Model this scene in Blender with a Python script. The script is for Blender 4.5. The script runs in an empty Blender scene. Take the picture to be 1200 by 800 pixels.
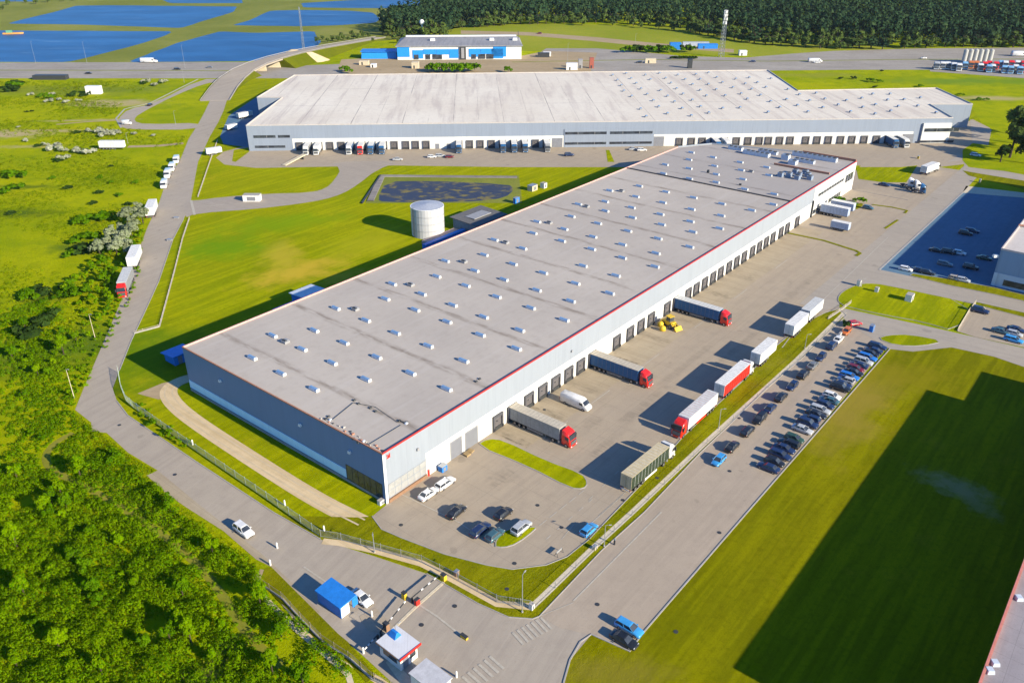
import bpy, bmesh, math, random
import numpy as np
from mathutils import Vector, Matrix
R = math.radians
random.seed(7); rng = np.random.default_rng(11)
sc = bpy.context.scene
COL = sc.collection

# ---------------------------------------------------------------- camera, sky, sun, exposure
FPX = 962.0; PITCH = math.atan(504 / FPX); HCAM = 100.0
cam = bpy.data.cameras.new('camera'); cam.sensor_width = 36; cam.lens = 36 * FPX / 1200
cam.clip_start = 1; cam.clip_end = 20000
camo = bpy.data.objects.new('camera', cam); COL.objects.link(camo)
camo.location = (0, 0, HCAM); camo.rotation_euler = (math.pi / 2 - PITCH, 0, 0)
sc.camera = camo
SUN_AZ = R(-36); SUN_EL = R(22.7)
world = bpy.data.worlds.new('World'); sc.world = world; world.use_nodes = True
wn = world.node_tree; wn.nodes.clear()
sky = wn.nodes.new('ShaderNodeTexSky'); sky.sky_type = 'NISHITA'; sky.sun_disc = False
sky.sun_elevation = SUN_EL; sky.sun_rotation = R(126); sky.air_density = 1.0; sky.dust_density = 0.3; sky.ozone_density = 4.0
bg = wn.nodes.new('ShaderNodeBackground'); bg.inputs[1].default_value = 0.06
wo = wn.nodes.new('ShaderNodeOutputWorld')
tint = wn.nodes.new('ShaderNodeMix'); tint.data_type = 'RGBA'; tint.blend_type = 'MULTIPLY'; tint.inputs[0].default_value = 1
tint.inputs[7].default_value = (.72, 1.25, 1.8, 1)          # deeper, cleaner blue than the default atmosphere
wn.links.new(sky.outputs[0], tint.inputs[6]); wn.links.new(tint.outputs[2], bg.inputs[0]); wn.links.new(bg.outputs[0], wo.inputs[0])
sl = bpy.data.lights.new('sun', 'SUN'); sl.energy = 5.0; sl.angle = R(0.5); sl.color = (1, 0.88, 0.66)
so = bpy.data.objects.new('sun', sl); COL.objects.link(so)
sd = Vector((math.cos(SUN_AZ) * math.cos(SUN_EL), math.sin(SUN_AZ) * math.cos(SUN_EL), math.sin(SUN_EL)))
so.rotation_euler = sd.to_track_quat('Z', 'Y').to_euler(); so.location = (300, -200, 300)
sc.view_settings.view_transform = 'Standard'; sc.view_settings.look = 'None'
sc.view_settings.gamma = 1; sc.view_settings.exposure = 1.0
sc.render.resolution_x = 1024; sc.render.resolution_y = 682

# ---------------------------------------------------------------- site survey: photo plan -> metres on the ground
def G(u, v, z=0.0):
    dx = (u - 600) / FPX; dy = (400 - v) / FPX
    ry = math.cos(PITCH) + dy * math.sin(PITCH); rz = -math.sin(PITCH) + dy * math.cos(PITCH)
    t = (z - HCAM) / rz
    return (dx * t, ry * t)
A1 = R(51); O1 = G(453, 590)
def W(s, t):                                   # site grid of the long hall: s along it, t across
    return (O1[0] + s * math.cos(A1) - t * math.sin(A1), O1[1] + s * math.sin(A1) + t * math.cos(A1))
def smooth(P, n=2, closed=True):
    for _ in range(n):
        Q = []; m = len(P)
        for i in range(m if closed else m - 1):
            a = P[i]; b = P[(i + 1) % m]
            Q += [(a[0] * .75 + b[0] * .25, a[1] * .75 + b[1] * .25), (a[0] * .25 + b[0] * .75, a[1] * .25 + b[1] * .75)]
        P = Q if closed else [P[0]] + Q + [P[-1]]
    return P

# ---------------------------------------------------------------- tags
def tag(o, label=None, cat=None, group=None, kind=None):
    if label: o['label'] = label
    if cat: o['category'] = cat
    if group: o['group'] = group
    if kind: o['kind'] = kind
    return o
def empty(name, loc=(0, 0, 0), rz=0.0, label=None, cat=None, group=None):
    o = bpy.data.objects.new(name, None); COL.objects.link(o); o.location = loc; o.rotation_euler = (0, 0, rz)
    o.empty_display_size = .5
    return tag(o, label, cat, group)
KIDS = {}
def link(name, me, parent=None):
    o = bpy.data.objects.new(name, me); COL.objects.link(o)
    if parent is not None:
        o.parent = parent; KIDS.setdefault(parent.name, []).append(o)
    return o
def paint(o, recolor):
    if o.type == 'MESH':
        for i, base in enumerate(o.data.materials):
            if base.name in recolor: sl_ = o.material_slots[i]; sl_.link = 'OBJECT'; sl_.material = recolor[base.name]
    for ch in KIDS.get(o.name, []): paint(ch, recolor)
def copy_tree(o, parent=None):
    c = o.copy(); COL.objects.link(c)
    if parent is not None:
        c.parent = parent; KIDS.setdefault(parent.name, []).append(c)
    for ch in list(KIDS.get(o.name, [])): copy_tree(ch, c)
    return c
PROTO = {}
def place(make, key, loc, rz, label, cat, group=None, colors=None):
    """first call builds the thing and uses it, later calls copy it with its parts"""
    if key not in PROTO: PROTO[key] = o = make()
    else: o = copy_tree(PROTO[key])
    o.location = (loc[0], loc[1], loc[2] if len(loc) > 2 else 0); o.rotation_euler = (0, 0, rz)
    o['label'] = label; o['category'] = cat
    if group: o['group'] = group
    elif 'group' in o: del o['group']
    if colors: paint(o, colors)
    return o

# ---------------------------------------------------------------- materials
MATS = {}
class NT:
    def __init__(s, m): s.m = m; s.t = m.node_tree; s.n = s.t.nodes; s.l = s.t.links
    def new(s, k, **kw):
        n = s.n.new(k)
        for a, b in kw.items(): setattr(n, a, b)
        return n
    def val(s, sock, v):
        if isinstance(v, bpy.types.NodeSocket): s.l.new(v, sock)
        elif v is not None: sock.default_value = v
    def pos(s, scale=(1, 1, 1), rot=0.0, obj=False):
        g = s.new('ShaderNodeTexCoord') if obj else s.new('ShaderNodeNewGeometry')
        mp = s.new('ShaderNodeMapping'); mp.inputs['Rotation'].default_value = (0, 0, rot); mp.inputs['Scale'].default_value = scale
        if obj:
            s.l.new(g.outputs['Object'], mp.inputs[0]); return mp.outputs[0]
        # rotate the plan axes first, scale after
        if rot:
            m1 = s.new('ShaderNodeMapping'); m1.inputs['Rotation'].default_value = (0, 0, rot)
            s.l.new(g.outputs['Position'], m1.inputs[0]); mp.inputs['Rotation'].default_value = (0, 0, 0)
            s.l.new(m1.outputs[0], mp.inputs[0]); return mp.outputs[0]
        s.l.new(g.outputs['Position'], mp.inputs[0]); return mp.outputs[0]
    def noise(s, vec, scale, detail=4, rough=.55, dist=0):
        n = s.new('ShaderNodeTexNoise'); s.l.new(vec, n.inputs['Vector'])
        n.inputs['Scale'].default_value = scale; n.inputs['Detail'].default_value = detail
        n.inputs['Roughness'].default_value = rough; n.inputs['Distortion'].default_value = dist
        return n.outputs['Fac']
    def ramp(s, f, a, b, lo=0.0, hi=1.0):
        n = s.new('ShaderNodeMapRange'); n.interpolation_type = 'SMOOTHSTEP'
        s.l.new(f, n.inputs[0]); n.inputs[1].default_value = a; n.inputs[2].default_value = b
        n.inputs[3].default_value = lo; n.inputs[4].default_value = hi; return n.outputs[0]
    def mix(s, f, a, b, mode='MIX'):
        n = s.new('ShaderNodeMix'); n.data_type = 'RGBA'; n.blend_type = mode
        s.val(n.inputs[0], f)
        for i, c in ((6, a), (7, b)):
            if isinstance(c, tuple): c = (*c, 1) if len(c) == 3 else c
            s.val(n.inputs[i], c)
        return n.outputs[2]
    def math(s, op, a, b=None):
        n = s.new('ShaderNodeMath', operation=op); s.val(n.inputs[0], a)
        if b is not None: s.val(n.inputs[1], b)
        return n.outputs[0]
    def blob(s, c, rx, ry, rot=0.0, wob=0.55):
        """1 inside a ragged patch of the ground round world point c"""
        g = s.new('ShaderNodeNewGeometry'); v = s.new('ShaderNodeVectorMath', operation='SUBTRACT')
        s.l.new(g.outputs['Position'], v.inputs[0]); v.inputs[1].default_value = (c[0], c[1], 0)
        mp = s.new('ShaderNodeMapping'); mp.vector_type = 'TEXTURE'
        mp.inputs['Rotation'].default_value = (0, 0, rot); mp.inputs['Scale'].default_value = (rx, ry, 1e6)
        s.l.new(v.outputs[0], mp.inputs[0])
        ln = s.new('ShaderNodeVectorMath', operation='LENGTH'); s.l.new(mp.outputs[0], ln.inputs[0])
        n = s.noise(g.outputs['Position'], 3.0 / max(rx, ry), 5, .6)
        d = s.math('ADD', ln.outputs['Value'], s.math('MULTIPLY', s.math('SUBTRACT', n, .5), wob * 4))
        return s.ramp(d, .15, 1.35, 1.0, 0.0)
def mat(name, col=None, rough=.7, metal=0.0, spec=.3, fn=None, bump=None, **kw):
    if name in MATS: return MATS[name]
    m = bpy.data.materials.new(name); m.use_nodes = True; MATS[name] = m
    t = NT(m); b = t.n['Principled BSDF']
    b.inputs['Roughness'].default_value = rough; b.inputs['Metallic'].default_value = metal
    b.inputs['Specular IOR Level'].default_value = spec
    if fn: c = fn(t)
    else:
        # every plain paint / plastic carries faint grime so that no face is one flat value
        n = t.noise(t.pos(), 1.3, 5, .65); n2 = t.noise(t.pos(), 9.0, 3)
        c = t.mix(t.ramp(n, .3, .75), tuple(x * .82 for x in col), tuple(min(1, x * 1.06) for x in col))
        c = t.mix(t.ramp(n2, .35, .7, 0, .25), c, tuple(x * .7 for x in col))
    if isinstance(c, tuple): c = (*c, 1) if len(c) == 3 else c
    t.val(b.inputs['Base Color'], c)
    if bump:
        bn = t.new('ShaderNodeBump'); bn.inputs['Strength'].default_value = bump[1]; bn.inputs['Distance'].default_value = bump[2] if len(bump) > 2 else .1
        t.l.new(bump[0](t), bn.inputs['Height']); t.l.new(bn.outputs[0], b.inputs['Normal'])
    for k, v in kw.items(): b.inputs[k.replace('_', ' ')].default_value = v
    return m

def grass_fn(c1, c2, c3, dry, mow=True, extra=None, big=.02):
    def fn(t):
        p = t.pos()
        a = t.noise(p, big, 6, .6, .4); b = t.noise(p, .12, 5, .65); c = t.noise(p, .9, 5, .7); d = t.noise(p, 4.5, 3, .7)
        col = t.mix(t.ramp(a, .35, .65), c1, c2)
        col = t.mix(t.ramp(b, .42, .72, 0, .8), col, c3)
        col = t.mix(t.ramp(t.math('MULTIPLY', a, b), .30, .42, 0, .55), col, dry)
        if mow:
            q = t.pos((.25, 3.2, 1), rot=-A1); w = t.noise(q, .35, 3, .6)
            col = t.mix(t.ramp(w, .4, .68, 0, .34), col, tuple(x * .62 for x in c1))
            q2 = t.pos((.06, .9, 1), rot=-A1); w2 = t.noise(q2, .5, 3, .6)
            col = t.mix(t.ramp(w2, .45, .62, 0, .35), col, tuple(min(1, x * 1.5) for x in c2))
        col = t.mix(t.ramp(c, .45, .7, 0, .45), col, tuple(x * .62 for x in c1))
        col = t.mix(t.ramp(d, .4, .7, 0, .35), col, tuple(x * .5 for x in c1))
        if extra:
            for (cc, rx, ry, rot, colr, amt) in extra:
                col = t.mix(t.math('MULTIPLY', t.blob(cc, rx, ry, rot), amt), col, colr)
        return col
    return fn
DRY = (.30, .25, .07); DIRT = (.42, .33, .19)
def gb(t): return t.noise(t.pos(), 2.2, 5, .75)
lawn = mat('lawn_grass', rough=1, spec=.02, bump=(gb, .5, .25), fn=grass_fn((.205, .245, .001), (.30, .305, .001), (.25, .29, .002), (.44, .34, .012), extra=[
    
    (G(350, 318), 17, 8, R(40), (.46, .33, .03), .9), (G(400, 325), 9, 5, R(50), (.40, .31, .02), .9), (G(330, 300), 7, 16, R(20), (.42, .33, .03), .7), (G(500, 320), 10, 4, R(50), (.36, .30, .02), .6), (G(262, 290), 16, 11, 0, (.12, .24, .003), .85), (G(330, 262), 22, 10, .3, (.15, .26, .003), .7), (G(430, 285), 10, 20, R(-30), (.34, .33, .01), .6),
    (G(170, 420), 16, 22, R(10), (.08, .16, .003), .8), (G(300, 480), 6, 34, R(51), (.11, .14, .003), .8), (G(610, 700), 14, 5, R(15), (.25, .2, .04), .7)]))
big_lawn = mat('big_lawn_grass', rough=1, spec=.02, bump=(gb, .5, .25), fn=grass_fn((.15, .155, .001), (.205, .195, .001), (.16, .165, .001), (.29, .23, .01), extra=[
    (G(1000, 475), 7, 24, R(-38), (.26, .20, .03), .8), (G(1060, 440), 12, 7, 0, (.21, .18, .008), .7), (G(1120, 570), 3.5, 7, R(50), (.27, .24, .10), .8), (G(1145, 590), 2.5, 5, R(20), (.24, .22, .08), .6), (G(720, 790), 9, 4, 0, (.2, .17, .02), .7)]))
meadow_extra = [(G(133, 121), 30, 11, 0, DIRT, .85), (G(8, 157), 22, 9, 0, DIRT, .9), (G(55, 153), 20, 3, 0, DIRT, .6), (G(100, 141), 26, 2.6, .1, DIRT, .7), (G(90, 154), 16, 3, 0, DIRT, .5),
    (G(30, 172), 18, 3, 0, DIRT, .45), (G(90, 105), 60, 20, 0, (.12, .17, .03), .7), (G(20, 250), 16, 6, 0, (.035, .08, .01), .75), (G(25, 219), 15, 3, 0, (.04, .09, .01), .7),
    (G(100, 290), 14, 7, 0, (.05, .11, .01), .7), (G(45, 350), 7, 4, 0, (.04, .09, .01), .7), (G(60, 410), 30, 14, .4, (.055, .12, .008), .8), (G(240, 790), 3, 8, -.5, DRY, .8),
    (G(160, 590), 24, 2, R(-38), (.18, .2, .02), .6), (G(760, 40), 220, 14, 0, (.16, .19, .02), .5), (G(1160, 115), 60, 7, -.1, DIRT, .75), (G(930, 88), 60, 10, 0, (.25, .26, .03), .7), (G(1140, 95), 70, 12, 0, (.12, .22, .02), .8)]
meadow = mat('meadow_grass', rough=1, spec=.02, bump=(gb, .7, .5), fn=grass_fn((.265, .315, .001), (.37, .385, .001), (.17, .25, .002), (.46, .40, .012), mow=False, extra=meadow_extra))
thin_lawn = mat('verge_grass', rough=1, spec=.02, bump=(gb, .6, .3), fn=grass_fn((.165, .17, .002), (.215, .21, .003), (.13, .16, .002), (.26, .21, .03), mow=True))

def paving_fn(base, dark, lite, joint=None, rot=0.0, streak=.3, stains=()):
    def fn(t):
        p = t.pos(); a = t.noise(p, .03, 5, .6); b = t.noise(p, .35, 5, .65); c = t.noise(p, 3.0, 4, .7)
        col = t.mix(t.ramp(a, .3, .7), base, lite)
        col = t.mix(t.ramp(b, .4, .75, 0, .45), col, dark)
        s = t.noise(t.pos((.05, 1, 1), rot=rot), .55, 4, .6)
        col = t.mix(t.ramp(s, .45, .68, 0, streak), col, dark)
        s2 = t.noise(t.pos((.04, 1, 1), rot=rot), 1.5, 3, .6)
        col = t.mix(t.ramp(s2, .5, .7, 0, streak * .6), col, tuple(min(1, x * 1.15) for x in lite))
        col = t.mix(t.ramp(c, .5, .75, 0, .3), col, tuple(x * .7 for x in dark))
        sp = t.noise(p, .22, 2, .4); col = t.mix(t.ramp(sp, .70, .74, 0, .3), col, tuple(x * .55 for x in dark))
        for (cc, rx, ry, rr, k) in stains: col = t.mix(t.math('MULTIPLY', t.blob(cc, rx, ry, rr, .8), t.ramp(t.noise(t.pos((1, .15, 1), rot=-rr), 1.6, 3), .4, .6, .3 * k, k)), col, tuple(x * .35 for x in dark))
        if joint:
            br = t.new('ShaderNodeTexBrick'); t.l.new(t.pos((1, 1, 1), rot=rot), br.inputs['Vector']); br.offset = 0
            br.inputs['Scale'].default_value = 1; br.inputs['Brick Width'].default_value = joint; br.inputs['Row Height'].default_value = joint
            br.inputs['Mortar Size'].default_value = .05; br.inputs['Mortar Smooth'].default_value = .6
            col = t.mix(t.math('MULTIPLY', br.outputs['Fac'], .35), col, tuple(x * .45 for x in dark))
        return col
    return fn
yard_m = mat('yard_concrete', rough=.85, spec=.15, fn=paving_fn((.335, .28, .215), (.27, .225, .175), (.37, .305, .225), joint=6.0, rot=-A1, streak=.32, stains=[(W(s_, t_), rx_, ry_, A1, k_) for s_, t_, rx_, ry_, k_ in ((60, -20, 14, 1.2, .3), (85, -18, 16, 1.0, .25), (40, -22, 10, 1.0, .3), (20, -12, 4, 2, .3), (150, -22, 20, 1.2, .25), (48, -15, 3, 2, .25), (100, -24, 12, .8, .3))]))
apron_m = mat('apron_concrete', rough=.85, spec=.15, fn=paving_fn((.35, .285, .2), (.27, .22, .15), (.37, .31, .22), joint=4.5, rot=-A1 + math.pi / 2, streak=.5, stains=[(W(s_, -5.5), 1.6, 4.5, A1, k_) for s_, k_ in ((31.5, .8), (45, .45), (59, .35), (76, .8), (92, .4), (106, .4), (128, .5), (145, .35))]))
road_m = mat('road_asphalt', rough=.85, spec=.15, fn=paving_fn((.335, .29, .235), (.275, .235, .195), (.365, .315, .255), rot=R(-62), streak=.45))
road2_m = mat('access_asphalt', rough=.8, spec=.2, fn=paving_fn((.345, .285, .22), (.285, .235, .185), (.375, .31, .24), rot=-A1, streak=.4))
road3_m = mat('lower_road_asphalt', rough=.8, spec=.2, fn=paving_fn((.32, .275, .225), (.26, .225, .19), (.35, .30, .245), rot=R(36), streak=.45))
cross_m = mat('cross_road_asphalt', rough=.8, spec=.2, fn=paving_fn((.325, .285, .235), (.265, .235, .2), (.355, .31, .255), rot=R(32), streak=.4))
hwy_m = mat('highway_asphalt', rough=.85, spec=.1, fn=paving_fn((.29, .26, .225), (.20, .18, .155), (.35, .32, .28), rot=0, streak=.7))
gravel_m = mat('gravel', rough=.95, spec=.05, fn=paving_fn((.56, .43, .26), (.42, .32, .18), (.62, .49, .31), rot=R(38), streak=.6))
dirt_m = mat('bare_dirt', rough=.95, spec=.05, fn=paving_fn((.34, .26, .16), (.24, .19, .11), (.4, .31, .2), rot=0, streak=.5))
stone_m = mat('bank_stone', rough=.95, spec=.05, fn=paving_fn((.2, .18, .17), (.11, .1, .11), (.27, .25, .23), rot=0, streak=.4))
kerb_m = mat('kerb_concrete', (.36, .34, .32), .85)
mark_m = mat('road_paint', (.44, .40, .33), .85)
cream_m = mat('pale_concrete', (.58, .5, .36), .85)
def water_fn(c1, c2, sc_=.012):
    def fn(t):
        a = t.noise(t.pos((1, 2.5, 1)), sc_, 5, .6); c = t.mix(t.ramp(a, .35, .7), c1, c2)
        st = t.noise(t.pos((.4, 2.2, 1)), .03, 5, .65, .8)      # pale wandering streaks
        return t.mix(t.ramp(st, .60, .70, 0, .5), c, (.14, .22, .33))
    return fn
def wavy(t): return t.noise(t.pos((1, 3, 1)), .6, 4, .6)
water_m = mat('pond_water', rough=.35, spec=.12, bump=(wavy, .25, .1), fn=water_fn((.004, .045, .15), (.015, .09, .25)))
def basin_fn(t):
    p = t.pos(); a = t.noise(t.pos((1, 1.6, 1)), .17, 5, .62, .6)
    return t.mix(t.ramp(a, .50, .62, 0, .85), (.035, .045, .075), (.20, .16, .03))
basin_m = mat('basin_water', rough=.45, spec=.1, fn=basin_fn)
field_m = mat('field_grass', rough=.95, spec=.05, fn=grass_fn((.22, .25, .015), (.32, .32, .03), (.2, .27, .01), (.42, .36, .09), mow=False, big=.006))
pond_bank_m = mat('bank_grass', rough=.95, spec=.05, fn=grass_fn((.17, .19, .03), (.24, .25, .05), (.14, .18, .03), (.34, .30, .12), mow=False, big=.01))

# building skins
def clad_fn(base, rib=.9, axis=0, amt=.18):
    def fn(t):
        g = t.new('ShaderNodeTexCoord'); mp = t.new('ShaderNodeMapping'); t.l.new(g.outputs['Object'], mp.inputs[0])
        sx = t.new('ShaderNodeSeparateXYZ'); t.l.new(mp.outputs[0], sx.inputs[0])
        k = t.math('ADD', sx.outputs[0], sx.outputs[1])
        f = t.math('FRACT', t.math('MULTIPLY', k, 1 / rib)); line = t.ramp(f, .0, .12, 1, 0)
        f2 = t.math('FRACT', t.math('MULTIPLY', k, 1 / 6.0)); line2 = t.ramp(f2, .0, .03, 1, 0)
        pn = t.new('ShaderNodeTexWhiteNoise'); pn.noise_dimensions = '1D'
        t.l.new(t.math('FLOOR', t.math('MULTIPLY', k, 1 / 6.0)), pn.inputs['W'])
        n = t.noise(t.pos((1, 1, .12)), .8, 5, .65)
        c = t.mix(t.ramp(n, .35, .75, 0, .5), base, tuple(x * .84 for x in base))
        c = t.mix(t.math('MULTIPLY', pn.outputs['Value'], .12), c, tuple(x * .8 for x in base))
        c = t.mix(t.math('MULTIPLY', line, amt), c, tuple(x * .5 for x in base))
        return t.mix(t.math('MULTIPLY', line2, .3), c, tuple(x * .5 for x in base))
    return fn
clad_m = mat('grey_cladding', rough=.45, spec=.3, fn=clad_fn((.27, .30, .345)))
clad2_m = mat('pale_blue_cladding', rough=.5, spec=.3, fn=clad_fn((.235, .275, .345), rib=1.2))
endclad_m = mat('shade_blue_cladding', rough=.5, spec=.3, fn=clad_fn((.12, .22, .38)))  # cladding with the blue of the unlit end wall put into its colour
plinth_m = mat('shade_blue_white_cladding', rough=.5, spec=.3, fn=clad_fn((.45, .74, .98)))  # white band with the blue of shade put into its colour
white_m = mat('white_cladding', rough=.5, spec=.3, fn=clad_fn((.62, .62, .60), rib=1.5, amt=.08))
def roof_fn(t):
    g = t.new('ShaderNodeTexCoord'); P = g.outputs['Object']
    sx = t.new('ShaderNodeSeparateXYZ'); t.l.new(P, sx.inputs[0]); s_, t_ = sx.outputs[0], sx.outputs[1]
    a = t.noise(P, .035, 5, .6); b = t.noise(P, .5, 5, .7)
    c = t.mix(t.ramp(a, .3, .7), (.385, .345, .305), (.44, .395, .345))
    c = t.mix(t.ramp(b, .45, .75, 0, .35), c, (.315, .275, .24))
    # membrane sheets 2 m wide
    f = t.math('FRACT', t.math('MULTIPLY', t_, .5)); c = t.mix(t.ramp(f, 0, .05, .16, 0), c, (.12, .11, .11))
    # valley lines every 20.9 m with dried-puddle stains along them
    wob = t.math('MULTIPLY', t.math('SUBTRACT', t.noise(P, .12, 3), .5), 1.6)
    v = t.math('ABSOLUTE', t.math('SUBTRACT', t.math('FRACT', t.math('DIVIDE', t.math('ADD', t.math('ADD', s_, wob), 21.4), 20.9)), .5))
    band = t.ramp(v, 0, .07, 1, 0)
    mp = t.new('ShaderNodeMapping'); mp.inputs['Scale'].default_value = (.9, .16, 1); t.l.new(P, mp.inputs[0])
    st = t.ramp(t.noise(mp.outputs[0], 1.0, 4, .65), .34, .66)
    c = t.mix(t.math('MULTIPLY', t.math('MULTIPLY', band, st), .75), c, (.17, .135, .105))
    mp2 = t.new('ShaderNodeMapping'); mp2.inputs['Scale'].default_value = (.03, .8, 1); t.l.new(P, mp2.inputs[0])
    c = t.mix(t.ramp(t.noise(mp2.outputs[0], 1.0, 3, .6), .5, .72, 0, .2), c, (.49, .46, .44))
    far = t.ramp(s_, 191.3, 191.6, 0, .35)
    return t.mix(far, c, (.24, .23, .24))
roof_m = mat('grey_roof_membrane', rough=.85, spec=.15, fn=roof_fn)
def roof2_fn(t):
    g = t.new('ShaderNodeTexCoord'); P = g.outputs['Object']
    a = t.noise(P, .02, 5, .6); b = t.noise(P, .35, 5, .7)
    c = t.mix(t.ramp(a, .3, .7), (.60, .54, .455), (.68, .63, .54))
    c = t.mix(t.ramp(b, .45, .75, 0, .35), c, (.44, .385, .35))
    br = t.new('ShaderNodeTexBrick'); t.l.new(P, br.inputs['Vector']); br.offset = 0
    br.inputs['Scale'].default_value = 1; br.inputs['Brick Width'].default_value = 24; br.inputs['Row Height'].default_value = 44
    br.inputs['Mortar Size'].default_value = .2; br.inputs['Mortar Smooth'].default_value = .3
    k = t.ramp(t.noise(P, .04, 4), .38, .6, .05, .85)
    c = t.mix(t.math('MULTIPLY', br.outputs['Fac'], k), c, (.2, .17, .17))
    br2 = t.new('ShaderNodeTexBrick'); t.l.new(P, br2.inputs['Vector']); br2.offset = 0
    br2.inputs['Scale'].default_value = 1; br2.inputs['Brick Width'].default_value = 12; br2.inputs['Row Height'].default_value = 140
    br2.inputs['Mortar Size'].default_value = .12
    c = t.mix(t.math('MULTIPLY', br2.outputs['Fac'], t.ramp(t.noise(P, .06, 4), .42, .6, .05, .5)), c, (.22, .19, .18))
    mp2 = t.new('ShaderNodeMapping'); mp2.inputs['Scale'].default_value = (.25, .02, 1); t.l.new(P, mp2.inputs[0])
    return t.mix(t.ramp(t.noise(mp2.outputs[0], 1.0, 4, .6), .46, .7, 0, .5), c, (.40, .34, .31))
roof2_m = mat('white_roof_membrane', rough=.85, spec=.15, fn=roof2_fn)
red_trim = mat('red_trim', (.55, .04, .03), .6)
rust_trim = mat('rust_trim', (.42, .20, .13), .7)
pink_trim = mat('pink_trim', (.62, .36, .32), .7)
rubber_m = mat('black_rubber', (.035, .035, .04), .8)
shelter_m = mat('dock_shelter_grey', (.085, .085, .095), .8)
panel_m = mat('door_panel_grey', (.13, .12, .125), .6)
greydoor_m = mat('grey_door', (.20, .21, .24), .5)
glass_m = mat('window_glass', rough=.12, spec=.6, fn=lambda t: t.mix(t.ramp(t.noise(t.pos(), .4, 2), .4, .6), (.025, .03, .04), (.05, .06, .075)))
skyl_m = mat('skylight_dome', (.62, .64, .64), .25, spec=.5)
skyd_m = mat('skylight_sky_reflection_glazing', (.17, .30, .50), .3, spec=.5)  # pale-blue glazing with the reflected sky put into its colour
skyk_m = mat('skylight_kerb', (.55, .60, .68), .5)
metal_m = mat('galvanised', (.42, .44, .47), .4, .6)
dkmetal_m = mat('dark_metal', (.06, .065, .07), .5, .3)
white_p = mat('white_paint', (.74, .74, .72), .4)
blue_p = mat('bright_blue_paint', (.02, .20, .62), .5)
blue_w = mat('factory_blue', (.02, .26, .72), .5)
grey_p = mat('grey_paint', (.3, .3, .31), .5)
yellow_p = mat('yellow_paint', (.62, .42, .03), .5)
red_p = mat('red_paint', (.62, .03, .02), .45)
brown_p = mat('brown_brick', (.26, .15, .09), .9)
wood_m = mat('pallet_wood', (.42, .30, .15), .85)
tyre_m = mat('tyre', (.025, .025, .027), .85)
rim_m = mat('rim', (.38, .38, .4), .35, .7)
lampgl_m = mat('headlight_glass', (.7, .72, .75), .15, spec=.6)
tail_m = mat('tail_light', (.4, .01, .01), .3)
bark_m = mat('bark', (.06, .045, .03), .95)

def leaf_mat(name, c1, c2, c3, trans=.25):
    if name in MATS: return MATS[name]
    m = bpy.data.materials.new(name); m.use_nodes = True; MATS[name] = m; t = NT(m); t.n.clear()
    g = t.new('ShaderNodeNewGeometry'); oi = t.new('ShaderNodeObjectInfo')
    a = t.noise(g.outputs['Position'], .055, 5, .6)
    c = t.mix(t.ramp(a, .35, .65), c1, c2)
    c = t.mix(t.ramp(g.outputs['Random Per Island'], .2, 1.0, 0, .7), c, c3)
    c = t.mix(t.math('MULTIPLY', oi.outputs['Random'], .35), c, tuple(x * .55 for x in c1))
    d = t.new('ShaderNodeBsdfDiffuse'); tr = t.new('ShaderNodeBsdfTranslucent'); mx = t.new('ShaderNodeMixShader'); out = t.new('ShaderNodeOutputMaterial')
    t.l.new(c, d.inputs[0]); t.l.new(c, tr.inputs[0]); mx.inputs[0].default_value = trans
    t.l.new(d.outputs[0], mx.inputs[1]); t.l.new(tr.outputs[0], mx.inputs[2]); t.l.new(mx.outputs[0], out.inputs[0])
    return m
leaf_thicket = leaf_mat('leaf_thicket', (.08, .205, .001), (.165, .30, .001), (.26, .36, .002), .35)
leaf_tree = leaf_mat('leaf_tree', (.055, .15, .001), (.095, .21, .002), (.15, .26, .003), .3)
leaf_forest = leaf_mat('leaf_forest', (.020, .050, .026), (.032, .07, .032), (.07, .11, .04), .15)
leaf_edge = leaf_mat('leaf_edge', (.06, .10, .026), (.09, .14, .03), (.14, .19, .04), .2)
leaf_silver = leaf_mat('leaf_silver', (.15, .19, .09), (.23, .27, .15), (.34, .37, .25), .2)
leaf_pale = leaf_mat('leaf_pale', (.22, .25, .13), (.34, .35, .25), (.48, .48, .40), .2)
leaf_dark = leaf_mat('leaf_dark', (.02, .045, .01), (.035, .07, .012), (.05, .09, .015), .2)
leaf_tuft = leaf_mat('leaf_tuft', (.18, .26, .001), (.29, .33, .001), (.10, .18, .002), .2)

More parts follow.
